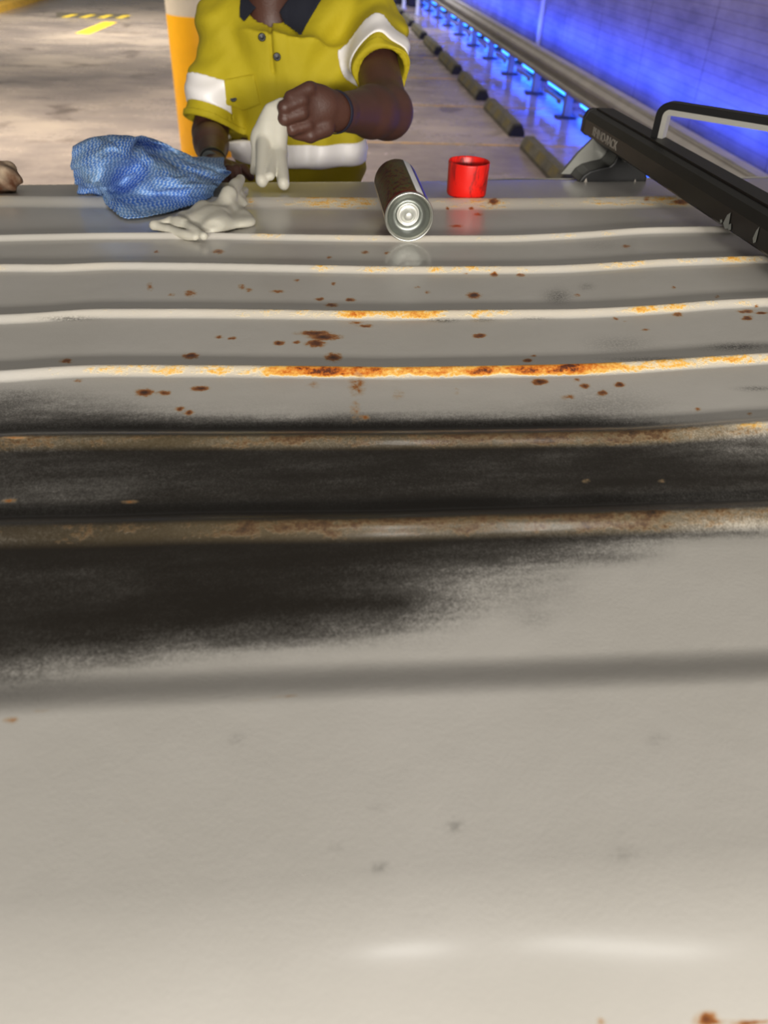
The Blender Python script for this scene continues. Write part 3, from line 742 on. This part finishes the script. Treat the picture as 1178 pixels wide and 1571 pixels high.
# ------------------------------------------------------------------ blue wipe
def catmull(Pg, nu, nv):
    def up(A, n):
        m_ = len(A); t = np.linspace(0, m_ - 1, n); i = np.clip(t.astype(int), 0, m_ - 2); f = (t - i)[:, None, None] if A.ndim == 3 else (t - i)[:, None]
        g = lambda j: A[np.clip(j, 0, m_ - 1)]
        p0, p1, p2, p3 = g(i - 1), g(i), g(i + 1), g(i + 2)
        return .5 * (2 * p1 + (p2 - p0) * f + (2 * p0 - 5 * p1 + 4 * p2 - p3) * f ** 2 + (3 * p1 - p0 - 3 * p2 + p3) * f ** 3)
    A = up(Pg, nu); return up(A.transpose(1, 0, 2), nv).transpose(1, 0, 2)


def wipe():
    G = [[(125, 262, .012), (160, 255, .02), (205, 256, .02), (250, 258, .02), (300, 264, .012), (338, 268, .010)],
         [(112, 226, .080), (152, 210, .095), (203, 214, .090), (240, 224, .075), (296, 246, .045), (346, 261, .034)],
         [(108, 250, .062), (150, 233, .088), (196, 236, .082), (222, 216, .078), (300, 262, .040), (352, 270, .022)],
         [(110, 272, .040), (150, 262, .060), (205, 258, .050), (250, 268, .050), (300, 272, .034), (338, 284, .018)],
         [(114, 288, .016), (150, 282, .040), (186, 286, .016), (235, 285, .034), (290, 290, .030), (330, 292, .016)],
         [(118, 296, .008), (148, 293, .016), (172, 303, .014), (228, 302, .012), (285, 300, .016), (326, 298, .010)],
         [(122, 300, .004), (150, 303, .005), (184, 334, .004), (238, 330, .004), (285, 318, .004), (322, 310, .004)]]
    Pg = np.array([[hit(np.array(float(u)), np.array(float(v)), h) for (u, v, h) in r] for r in G])
    Pg[0, :, 1] += .05; Pg[0, :, 2] = [rz(p[0], min(p[1], 1.6)) + .004 for p in Pg[0]]
    S = catmull(Pg, 170, 190)
    iu, iv = np.meshgrid(np.linspace(0, 1, 170), np.linspace(0, 1, 190), indexing='ij')
    for k in range(26):
        a, b, ph = RNG.uniform(5, 26), RNG.uniform(-26, 26), RNG.uniform(0, 6.3)
        amp = .020 / math.hypot(a, b) * RNG.uniform(.5, 1.6)
        w_ = np.abs(np.sin(iu * a + iv * b + ph + .9 * np.sin(iu * 5 + k) + .8 * np.sin(iv * 7 + k * 2))) ** .8 - .55
        S[..., 2] += amp * w_ * np.sin(np.pi * np.clip(iu, .03, .99)) ** .5; S[..., 0] += amp * .6 * w_; S[..., 1] += amp * .6 * w_
    # scalloped hems
    S[-1:, :, 1] += .0012 * np.sin(iv[-1:] * 190 * math.pi / 2.5)
    zr = roof_z(S[..., 0], np.minimum(S[..., 1], 1.6)) + .0025; ok = S[..., 1] < 1.63
    S[..., 2] = np.where(ok, np.maximum(S[..., 2], zr), S[..., 2])
    n, m_ = S.shape[:2]; ii = np.arange(n * m_).reshape(n, m_)
    Q = np.stack([ii[:-1, :-1], ii[:-1, 1:], ii[1:, 1:], ii[1:, :-1]], -1).reshape(-1, 4)[:, ::-1]
    me = npmesh('cleaning_wipe', S.reshape(-1, 3), Q); attr(me, 'warp', iu * .30); attr(me, 'weft', iv * .28)
    m = mat('blue_woven_wipe', (60, 110, 190), .85); g = NT(m); b = g.t.nodes['Principled BSDF']
    a1 = g.n('ShaderNodeAttribute'); a1.attribute_name = 'warp'; a2 = g.n('ShaderNodeAttribute'); a2.attribute_name = 'weft'
    o = g.n('ShaderNodeTexCoord').outputs['Object']
    wig = g.math('MULTIPLY', g.math('SINE', g.math('MULTIPLY', a1.outputs['Fac'], 2 * math.pi / .011)), .0011)
    ph = g.math('ADD', a2.outputs['Fac'], wig)
    s = g.math('SINE', g.math('MULTIPLY', ph, 2 * math.pi / .0062))
    s = g.math('ADD', s, g.math('MULTIPLY', g.math('SINE', g.math('MULTIPLY', a1.outputs['Fac'], 2 * math.pi / .0055)), .5))
    f = g.math('ADD', g.math('MULTIPLY', s, .26), .5)
    fade = g.ramp(g.noise(o, 14, 3, .5), [(.42, (56, 112, 200)), (.60, (110, 150, 200))])
    c = g.mix(g.ramp(f, [(.40, (0, 0, 0)), (.78, (255, 255, 255))]), fade, lin((168, 194, 226)))
    dirt = g.ramp(g.noise(o, 22, 3, .6), [(.56, (255, 255, 255)), (.72, (160, 152, 140))]); c = g.mix(.8, c, dirt, 'MULTIPLY')
    g.L.new(c, b.inputs['Base Color'])
    bp = g.n('ShaderNodeBump'); bp.inputs['Distance'].default_value = .0012; g.L.new(f, bp.inputs['Height']); g.L.new(bp.outputs[0], b.inputs['Normal'])
    o_ = link('cleaning_wipe', me, m); md = o_.modifiers.new('thick', 'SOLIDIFY'); md.thickness = .0009
    tag(o_, 'crumpled blue and white striped cleaning wipe on the far edge of the roof', 'cloth')


wipe()


# ------------------------------------------------------------------ white glove lying on the roof
LATEX = mat('white_latex', (196, 192, 178), .5, bump=.0006, bscale=60, **{'Subsurface Weight': .12, 'Subsurface Radius': (.01, .008, .005)})


def roof_glove():
    H = lambda u, v, h: hit(np.array(float(u)), np.array(float(v)), h)
    fold = lambda X, Y, Z: .0012 * np.sin(X * 110 + Y * 60 + 2 * np.sin(Y * 30)) + .0007 * np.sin(X * -90 + Y * 120)
    def f(X, Y, Z):
        fl = (1, 1.5, .5)
        body_ = sunion([cap(X, Y, Z, H(284, 336, .012), H(326, 340, .012), .014, .018, fl), cap(X, Y, Z, H(326, 338, .012), H(366, 338, .008), .018, .013, fl),
                        cap(X, Y, Z, H(310, 322, .020), H(330, 334, .016), .018, .016, fl), cap(X, Y, Z, H(372, 338, .006), H(364, 310, .014), .009, .012, fl),
                        cap(X, Y, Z, H(352, 342, .006), H(378, 338, .005), .010, .007, fl)], .010)
        # a crease where the cuff folds over the palm
        body_ = body_ + .004 * np.exp(-((cap(X, Y, Z, H(296, 340, .022), H(352, 342, .018), .001)) / .004) ** 2)
        fin = sunion([cap(X, Y, Z, H(332, 322, .018), H(352, 298, .030), .0100, .0110), cap(X, Y, Z, H(352, 298, .030), H(370, 275, .036), .0110, .0085),
                      cap(X, Y, Z, H(344, 330, .014), H(366, 304, .016), .0090, .010), cap(X, Y, Z, H(366, 304, .016), H(376, 292, .010), .010, .008)], .005)
        cuff = sunion([cap(X, Y, Z, H(238, 346, .010), H(262, 339, .013), .0085, .0070), cap(X, Y, Z, H(262, 339, .013), H(284, 344, .014), .007, .008), cap(X, Y, Z, H(284, 344, .014), H(312, 362, .010), .007, .0075),
                       cap(X, Y, Z, H(238, 346, .010), H(258, 353, .007), .0085, .0060), cap(X, Y, Z, H(258, 353, .007), H(300, 364, .007), .006, .0060)], .003)
        web = cap(X, Y, Z, H(256, 346, .005), H(314, 350, .006), .013, .020, (1, 1.3, .45))
        return smin(smin(smin(body_, fin, .006), cuff, .005), web, .005) + fold(X, Y, Z)
    a, b = H(225, 372, 0), H(385, 290, 0)
    o = build_sdf('latex_glove', f, (a[0] - .01, 1.09, 1.86), (b[0] + .03, 1.52, 2.02), .0026, LATEX)
    tag(o, 'white latex glove lying crumpled on the roof in front of the blue wipe', 'glove')
    return o


roof_glove()

# brown rag at the left edge
q = hit(np.array(2.), np.array(288.), .01)
def fr(X, Y, Z):
    c = q + [0, .02, .012]
    return smin(ell(X, Y, Z, c, (.030, .03, .026)), ell(X, Y, Z, c + [-.035, 0, -.004], (.035, .028, .022)), .02) + .004 * np.sin(X * 160 + Z * 120) * np.sin(Y * 140 + Z * 90 + 1)
rg = build_sdf('stained_rag', fr, q + [-.10, -.05, -.03], q + [.05, .07, .06], .003, mat('brown_stained_cloth', (176, 156, 132), .9, vcol=(88, 52, 28), vscale=26, bump=.001, bscale=120))
tag(rg, 'small crumpled brown-stained rag on the roof at the left edge of the photo', 'rag')

# ------------------------------------------------------------------ the worker
SKIN = mat('brown_skin', (80, 50, 40), .5, var=.10, vscale=18, bump=.0005, bscale=220, **{'Subsurface Weight': .08, 'Subsurface Radius': (.02, .008, .004)})
SHIRT = mat('yellow_workshirt', (182, 164, 16), .8, bump=.006, bscale=13, var=.05, vscale=9)
NAVY = mat('navy_collar', (24, 27, 40), .85, bump=.0004, bscale=300)
REFL = mat('silver_reflective_tape', (250, 246, 244), .45, .0, spec=.8)
BTN = mat('black_button', (22, 24, 26), .4)

NB = P(414, 8, 2.10); SR_ = P(352, 48, 2.16); SL_ = P(566, 44, 2.14)
CX0 = P(455, 120, 2.14)[0]; WZ = P(468, 276, 2.05)[2]
ER = P(322, 205, 2.07); WR = P(327, 250, 1.86); HR = P(352, 272, 1.70)
EL = P(594, 172, 1.83); WL = P(518, 172, 1.615)
SE_R = P(322, 190, 2.08); SE_L = P(586, 112, 1.955)
TX = CX0 - .005


def torso(X, Y, Z, g=0.0):
    # rounded chest: elliptical section that widens towards the shoulders
    t = np.clip((Z - 1.40) / (2.08 - 1.40), 0, 1)
    hw = .158 + .022 * t - .05 * sstep(.88, 1.12, (Z - 1.40) / .68); hd = .112 + .012 * t
    cx = TX + .012 * (1 - t) + .004; cy = 2.165 - .03 * t
    e = (np.sqrt(((X - cx) / hw) ** 2 + ((Y - cy) / hd) ** 2 + 1e-6) - 1) * hd
    zt_ = 2.085 - .25 * np.abs(X - NB[0]) ** 1.3
    return np.maximum(e, Z - zt_) + g


def shirt_f(X, Y, Z):
    t = torso(X, Y, Z)
    sh = cap(X, Y, Z, SR_ + [0.005, 0, .01], SL_ + [-.005, 0, .01], .068, .068)
    t = smin(t, sh, .07)
    t = smin(t, cap(X, Y, Z, SR_ + [.0, 0, 0], SE_R, .070, .064), .03)
    t = smin(t, cap(X, Y, Z, SL_ + [.01, 0, 0], SE_L, .074, .061), .03)
    # folds: chest pulled towards the raised arm, and vertical drapes
    px, pz = X - TX, Z - 1.9
    amp = .0062
    d = amp * np.sin(70 * (px * .92 - pz * .38) + 1.6 * np.sin(pz * 16 + px * 5)) * sstep(.0, .04, px) * sstep(-.36, -.05, pz)
    d += .0050 * np.sin(58 * (px * .5 + pz * .75) + 2 * np.sin(px * 20)) * sstep(.02, -.04, px)
    d += .0036 * np.sin(38 * pz + 30 * px + 3 * np.sin(px * 17 + 2))
    d += .0022 * np.sin(120 * pz + 40 * Y + 4 * np.sin(px * 22)) * sstep(.13, .18, np.abs(px))
    # button placket
    lx = NB[0] + .022 + (2.06 - Z) * .05
    d -= .0024 * sstep(.018, .016, np.abs(X - lx)) * (Y < 2.12)
    d += .008 * np.exp(-((X - lx + .020) / .0042) ** 2) * (Z > NB[2] - .125) * (Y < 2.12)
    return t + d


def seg_t(X, Y, Z, a, b):
    d = b - a; L = np.linalg.norm(d); return ((X - a[0]) * d[0] + (Y - a[1]) * d[1] + (Z - a[2]) * d[2]) / L, L


def shirt_cut(X, Y, Z):
    D = shirt_f(X, Y, Z)
    # open sleeve ends
    tR, LR = seg_t(X, Y, Z, SR_, SE_R); tL, LL = seg_t(X, Y, Z, SL_, SE_L)
    nearR = cap(X, Y, Z, SR_, SE_R + (SE_R - SR_) * .6, .095) ; nearL = cap(X, Y, Z, SL_, SE_L + (SE_L - SL_) * .6, .09)
    D = np.where((nearR < 0) & (X < TX - .11), np.maximum(D, tR - LR), D)
    D = np.where((nearL < 0) & (X > TX + .10) & (Y < 2.12), np.maximum(D, tL - LL), D)
    hollowR = cap(X, Y, Z, SR_ + (SE_R - SR_) * .5, SE_R + (SE_R - SR_) * .4, .05, .056); hollowL = cap(X, Y, Z, SL_ + (SE_L - SL_) * .5, SE_L + (SE_L - SL_) * .4, .045, .055)
    D = np.maximum(D, -hollowR); D = np.maximum(D, -hollowL)
    # neck opening with a V
    nk = cap(X, Y, Z, NB + [0, .02, -.02], NB + [0, .0, .14], .058, .066)
    vv = np.maximum(np.abs(X - NB[0] + .0) * 1.0 - np.maximum(0, (Z - (NB[2] - .040))) * .55, np.maximum(Y - 2.10, (NB[2] - .040) - Z))
    D = np.maximum(D, -nk); D = np.maximum(D, -np.maximum(vv, -(D + .02)))
    return np.maximum(D, 1.30 - Z)


lo, hi = (TX - .36, 1.82, 1.31), (TX + .36, 2.36, 2.16)
BASEP = np.array([TX, 2.16, .67])


def face_parts(c):
    """head centre c, looking down towards -Y"""
    def f(X, Y, Z):
        q = (X - c[0], Y - c[1], Z - c[2])
        sk = ell(*q, (0, .015, .035), (.074, .094, .088)); jaw = ell(*q, (0, -.018, -.05), (.056, .066, .062))
        d = smin(sk, jaw, .04)
        d = smin(d, cap(*q, (0, -.084, .01), (0, -.104, -.022), .008, .012), .012)
        d = smin(d, ell(*q, (0, -.084, -.056), (.024, .012, .007)), .006); d = smin(d, ell(*q, (0, -.082, -.068), (.02, .012, .007)), .006)
        d = smin(d, ell(*q, (0, -.07, -.094), (.022, .018, .016)), .02)
        d = smin(d, cap(*q, (-.04, -.074, .036), (.04, -.074, .036), .008), .014)
        for s in (-1, 1):
            d = smin(d, ell(*q, (s * .076, .012, -.008), (.010, .020, .032)), .006)
            d = np.maximum(d, -ell(*q, (s * .031, -.094, .012), (.017, .012, .011)))
        return d
    return f


HEADC = NB + np.array([0.0, -.015, .175])
FACE = face_parts(HEADC)
HIPZ = .67 + .88


def body_main(X, Y, Z):
    d = torso(X, Y, Z, .016)
    d = smin(d, cap(X, Y, Z, SR_, SL_, .045), .05)
    d = smin(d, cap(X, Y, Z, NB + [0, .035, -.05], HEADC + [0, .03, -.03], .056, .054), .035)
    d = smin(d, FACE(X, Y, Z), .02)
    d = smin(d, cap(X, Y, Z, SR_, ER, .050, .040), .02); d = smin(d, cap(X, Y, Z, SL_, EL + (SL_ - EL) * .3, .050, .046), .02)
    for s in (-1, 1):
        hip = np.array([TX + s * .085, 2.17, HIPZ]); kn = np.array([TX + s * .10, 2.15, 1.13]); an = np.array([TX + s * .11, 2.19, .76])
        d = smin(d, cap(X, Y, Z, hip, kn, .082, .055), .03); d = smin(d, cap(X, Y, Z, kn, an, .052, .036), .02)
        d = smin(d, cap(X, Y, Z, an + [0, 0, -.02], an + [0, -.13, -.055], .034, .028), .02)
    return d


def hand_r(X, Y, Z):
    d = cap(X, Y, Z, SR_ + (ER - SR_) * .45, ER, .044, .040)
    d = smin(d, cap(X, Y, Z, ER, ER + (WR - ER) * .4, .040, .038), .015)
    d = smin(d, cap(X, Y, Z, ER + (WR - ER) * .3, WR, .039, .026), .015)
    k = HR - WR; k /= np.linalg.norm(k)
    d = smin(d, cap(X, Y, Z, WR, WR + k * .08, .024, .03, (1, 1, .8)), .015)
    for i, (o_, L) in enumerate(((-.028, .062), (-.010, .074), (.009, .07), (.027, .055))):
        kb = WR + k * .085 + [o_, 0, .002]; m1 = kb + k * L * .55 + [0, 0, .006]; tp = m1 + k * L * .35 + [0, 0, -.020]
        d = smin(d, smin(cap(X, Y, Z, kb, m1, .0105, .0095), cap(X, Y, Z, m1, tp, .0095, .008), .003), .004)
    tb = WR + k * .03 + [.025, 0, 0]; t1 = tb + k * .03 + [.03, -.01, 0]; t2 = t1 + k * .03 + [.006, 0, -.01]
    d = smin(d, smin(cap(X, Y, Z, tb, t1, .013, .011), cap(X, Y, Z, t1, t2, .011, .009), .003), .006)
    return d


def hand_l(X, Y, Z):
    mid = EL + (WL - EL) * .35
    d = cap(X, Y, Z, SL_ + (EL - SL_) * .35, EL, .049, .046)
    d = smin(d, cap(X, Y, Z, EL + [-.0, -.01, 0], mid, .050, .047), .03)
    d = smin(d, cap(X, Y, Z, mid, WL, .046, .032), .02)
    pc_ = P(492, 164, 1.585)
    d = smin(d, cap(X, Y, Z, WL, pc_, .031, .036, (1, .75, 1)), .014)
    KN = [P(474, 136, 1.560), P(463, 153, 1.548), P(463, 173, 1.545), P(472, 192, 1.553)]
    PI = [P(446, 150, 1.545), P(436, 165, 1.535), P(436, 182, 1.535), P(448, 199, 1.542)]
    TI = [P(440, 158, 1.575), P(434, 172, 1.572), P(436, 188, 1.572), P(448, 202, 1.575)]
    TE = [P(456, 160, 1.592), P(450, 174, 1.592), P(452, 190, 1.592), P(462, 202, 1.592)]
    pl_ = sunion([cap(X, Y, Z, WL + (pc_ - WL) * .5, k_ + (pc_ - k_) * .1 + [0, .008, 0], .020, .0145) for k_ in KN], .012)
    d = smin(d, pl_, .012)
    for i in range(4):
        r = (.0125, .0130, .0125, .0112)[i]
        fn = smin(cap(X, Y, Z, KN[i], PI[i], r, r * .92), cap(X, Y, Z, PI[i], TI[i], r * .92, r * .85), .003)
        fn = smin(fn, cap(X, Y, Z, TI[i], TE[i], r * .85, r * .75), .003)
        d = smin(d, fn, .0035)
    tb = P(500, 196, 1.575); t1 = P(476, 208, 1.558); t2 = P(455, 206, 1.560)
    d = smin(d, smin(cap(X, Y, Z, tb, t1, .0165, .0125), cap(X, Y, Z, t1, t2, .0125, .010), .004), .006)
    return d


person = empty('person', BASEP)
BP = (TX - .40, 1.45, .66); 
V_, Q_ = nets(body_main, (TX - .30, 1.98, .66), (TX + .30, 2.36, 2.46), .008)
exV = []
for f_, pts, h_ in ((hand_r, [SR_, ER, WR, HR], .0042), (hand_l, [EL, WL, P(430, 165, 1.53), SL_ + (EL - SL_) * .35, P(480, 215, 1.55)], .0034)):
    a_ = np.min(pts, 0) - .06; b_ = np.max(pts, 0) + .06
    v2, q2 = nets(f_, a_, b_, h_); Q_ = np.concatenate([Q_, q2 + len(V_)]); V_ = np.concatenate([V_, v2])
bodyo = link('body', npmesh('body', V_, Q_), SKIN, person)
sh = build_sdf('shirt', shirt_cut, lo, hi, .0048, SHIRT, person)


def shell(name, region, m, lo, hi, h=.004, out=.003, inn=.006, parent=None, base=shirt_f):
    def f(X, Y, Z):
        d = base(X, Y, Z); return np.maximum(np.maximum(d - out, -(d + inn)), region(X, Y, Z))
    return build_sdf(name, f, lo, hi, h, m, parent or sh)


# torso tape: one horizontal band
zT, zB = P(478, 221, 2.04)[2], P(478, 259, 2.03)[2]
shell('waist_tape', lambda X, Y, Z: np.maximum(np.maximum(Z - zT, zB - Z), np.abs(X - TX) - .185), REFL, (TX - .2, 1.98, zB - .02), (TX + .2, 2.34, zT + .02), .0036)
# sleeve tapes
def ringreg(a, b, t0, t1):
    def r(X, Y, Z):
        t, L = seg_t(X, Y, Z, a, b); return np.maximum(np.maximum(t - t1, t0 - t), cap(X, Y, Z, a, b + (b - a) * .3, .088))
    return r
LR = np.linalg.norm(SE_R - SR_); LL = np.linalg.norm(SE_L - SL_)
shell('sleeve_tape', ringreg(SR_, SE_R, LR - .088, LR - .030), REFL, SE_R - .12, SE_R + [.05, .12, .14], .0036)
shell('sleeve_tape', ringreg(SL_, SE_L, LL - .098, LL - .030), REFL, SE_L - .12, SE_L + [.12, .14, .12], .0036)
# sleeve hem rolls
shell('sleeve_hem', ringreg(SR_, SE_R, LR - .014, LR + .001), SHIRT, SE_R - .12, SE_R + [.09, .12, .1], .0036, .0022)
shell('sleeve_hem', ringreg(SL_, SE_L, LL - .016, LL + .001), SHIRT, SE_L - .12, SE_L + [.12, .14, .12], .0036, .0030)


def polyreg(pts, ymax):
    pts = [(float(a), float(b)) for a, b in pts]
    def r(X, Y, Z):
        d = None; n = len(pts); s = None
        ar = sum(pts[i][0] * pts[(i + 1) % n][1] - pts[(i + 1) % n][0] * pts[i][1] for i in range(n)); sg = 1 if ar > 0 else -1
        for i in range(n):
            (x0, z0), (x1, z1) = pts[i], pts[(i + 1) % n]; L = math.hypot(x1 - x0, z1 - z0)
            e = sg * ((X - x0) * (z1 - z0) - (Z - z0) * (x1 - x0)) / L
            d = e if d is None else np.maximum(d, e)
        return np.maximum(d, Y - ymax)
    return r


def xz(u, v, Y): q = P(u, v, Y); return q[0], q[2]
yc = 2.05
pk = [xz(343, 122, yc), xz(390, 112, yc), xz(400, 158, yc), xz(372, 172, yc), xz(346, 160, yc)]
shell('chest_pocket', polyreg(pk, 2.14), SHIRT, (TX - .2, 1.95, xz(343, 200, yc)[1]), (TX + .02, 2.16, xz(343, 100, yc)[1]), .0034, .0042)
c1_ = [xz(452, -14, yc), xz(500, -8, yc), xz(462, 51, yc), xz(436, 36, yc), xz(428, 20, yc)]
shell('collar', polyreg(c1_, 2.13), NAVY, (TX - .15, 1.93, 1.98), (TX + .18, 2.16, 2.2), .0032, .009, .004)
c2_ = [xz(366, -10, yc), xz(388, -8, yc), xz(392, 14, yc), xz(374, 33, yc), xz(367, 26, yc)]
shell('collar', polyreg(c2_, 2.13), NAVY, (TX - .2, 1.93, 1.98), (TX + .1, 2.16, 2.2), .0032, .009, .004)
def stand(X, Y, Z):
    d = cap(X, Y, Z, NB + [0, .02, -.02], NB + [0, .0, .14], .060, .066)
    o_ = np.maximum(np.maximum(np.abs(d) - .0045, np.maximum(Z - (NB[2] + .030), (NB[2] - .028) - Z)), 2.10 - Y)
    return o_
build_sdf('collar_stand', stand, NB - .12, NB + .12, .0034, NAVY, sh)
# buttons
def surf_y(u, v):
    for Y in np.arange(1.90, 2.2, .002):
        q = P(u, v, Y)
        if shirt_f(q[0], q[1], q[2]) < 0: return q
    return P(u, v, 2.05)
for (u, v) in ((402, 57), (425, 87), (358, 150)):
    q = surf_y(u, v); MB().lathe([(.0001, -.002), (.0075, -.002), (.0085, .001), (.0085, .0035), (.006, .0045), (.0045, .0035), (.0001, .0035)], q + [0, -.0035, 0], (0, -1, .25), 24).build('button', BTN, sh, True)
# wrist band and watch
d = WL - EL; d /= np.linalg.norm(d)
MB().lathe([(.0355, -.005), (.0375, -.003), (.0375, .003), (.0355, .005)], WL + d * .012, tuple(d), 32).build('wristband', mat('dark_blue_band', (32, 30, 46), .6), person, True)
d = WR - ER; d /= np.linalg.norm(d)
wt = MB().lathe([(.0275, -.010), (.0305, -.008), (.0305, .008), (.0275, .010)], WR - d * .01, tuple(d), 32).build('watch', BLKP, person, True)
MB().lathe([(.0001, .002), (.015, .002), (.018, 0), (.018, -.008)], WR - d * .01 + [-.004, -.032, .012], (-.15, -1, .35), 32).build('watch_face', mat('grey_glass', (120, 125, 125), .15, .6), wt, True)
# trousers, boots, hair, eyes
def trous(X, Y, Z):
    d = torso(X, Y, Z, -.004); d = np.maximum(d, Z - 1.56)
    for s in (-1, 1):
        hip = np.array([TX + s * .085, 2.17, HIPZ]); kn = np.array([TX + s * .10, 2.15, 1.13]); an = np.array([TX + s * .11, 2.19, .78])
        d = smin(d, smin(cap(X, Y, Z, hip, kn, .095, .07), cap(X, Y, Z, kn, an, .07, .058), .02), .02)
    d = np.maximum(d, Z - 1.60)
    return np.maximum(d + .002 * np.sin(Z * 90 + X * 30), .76 - Z)
build_sdf('trousers', trous, (TX - .24, 2.0, .74), (TX + .24, 2.34, 1.62), .008, mat('navy_workwear', (30, 34, 50), .85), person)
for s in (-1, 1):
    an = np.array([TX + s * .11, 2.19, .76])
    fb = lambda X, Y, Z, an=an: np.maximum(smin(cap(X, Y, Z, an + [0, 0, .08], an + [0, 0, -.03], .05, .05), cap(X, Y, Z, an + [0, 0, -.045], an + [0, -.15, -.05], .045, .042), .03), .672 - Z)
    build_sdf('boot', fb, an - [.07, .21, .1], an + [.07, .07, .14], .006, mat('brown_boot', (80, 56, 36), .7), person)
hr = lambda X, Y, Z: np.maximum(np.maximum(ell(X, Y, Z, HEADC + [0, .022, .042], (.081, .100, .092)), -(Z - (HEADC[2] + .03) + (Y - HEADC[1] + .05) * .8)), -(FACE(X, Y, Z) + .006)) + .001 * np.sin(X * 300) * np.sin(Z * 280)
build_sdf('hair', hr, HEADC - .13, HEADC + .16, .005, mat('black_hair', (16, 14, 13), .7), person)
for s in (-1, 1):
    eo = build_sdf('eye', lambda X, Y, Z, s=s: ell(X, Y, Z, HEADC + [s * .031, -.0785, .012], (.0125, .0085, .0068)), HEADC + [s * .031 - .02, -.10, -.01], HEADC + [s * .031 + .02, -.06, .035], .002, mat('eye_white', (170, 160, 150), .25), person)
    MB().lathe([(.0001, .0010), (.0036, .0008), (.0052, 0)], HEADC + [s * .031, -.0872, .0105], (0, -1, -.1), 20).build('iris', mat('dark_iris', (30, 18, 12), .15), eo, True)
tag(person, 'person in a yellow short-sleeved work shirt with white reflective bands, gripping a glove', 'person')
# step platform under the worker (behind the van)
stp = empty('step_platform', (TX, 2.2, 0)); SM = mat('aluminium_step', (150, 152, 155), .4, .7)
MB().box((TX - .3, 1.98, .625), (TX + .3, 2.42, .660)).build('deck', SM, stp, bevel=.004)
for a_ in (-1, 1):
    for b_, c_ in ((2.0, 1.95), (2.40, 2.46)):
        MB().tube([(TX + a_ * .28, b_, .63), (TX + a_ * .31, c_, .0)], .016).build('leg', SM, stp, True)
tag(stp, 'low aluminium step platform under the worker behind the van', 'step')


def held_glove():
    Y0 = 1.555; H = lambda u, v, h: hit(np.array(float(u)), np.array(float(v)), h)
    def f(X, Y, Z):
        fl = (1, .7, 1)
        d = sunion([cap(X, Y, Z, P(418, 172, Y0 - .005), P(398, 215, Y0 - .01), .014, .015, fl), cap(X, Y, Z, P(432, 168, Y0), P(418, 205, Y0 - .01), .017, .024, fl), cap(X, Y, Z, P(430, 172, Y0), P(402, 215, Y0 - .01), .014, .018, fl), cap(X, Y, Z, P(420, 200, Y0 - .01), P(424, 235, Y0 - .03), .022, .020, fl)], .012)
        F = [((397, 205), (390, 262), .0125, .0085, .026), ((406, 212), (402, 276), .0150, .0115, .022), ((420, 225), (414, 270), .013, .009, .028), ((427, 225), (435, 281), .0160, .0110, .016)]
        fs = [cap(X, Y, Z, P(a[0], a[1], Y0 - .01), H(b[0], b[1], hh), r0, r1) for a, b, r0, r1, hh in F]
        d = smin(d, sunion(fs, .002), .005)
        return d + .0010 * np.sin(X * 170 + Z * 25 + 2 * np.sin(Z * 30))
    a, b = P(370, 300, 1.52), P(455, 140, 1.62)
    o = build_sdf('latex_glove', f, (a[0], 1.42, 1.86), b + [.02, .03, .02], .0026, LATEX)
    tag(o, 'white latex glove hanging with its fingers down from the worker\'s fist', 'glove')


held_glove()
bpy.context.view_layer.update()
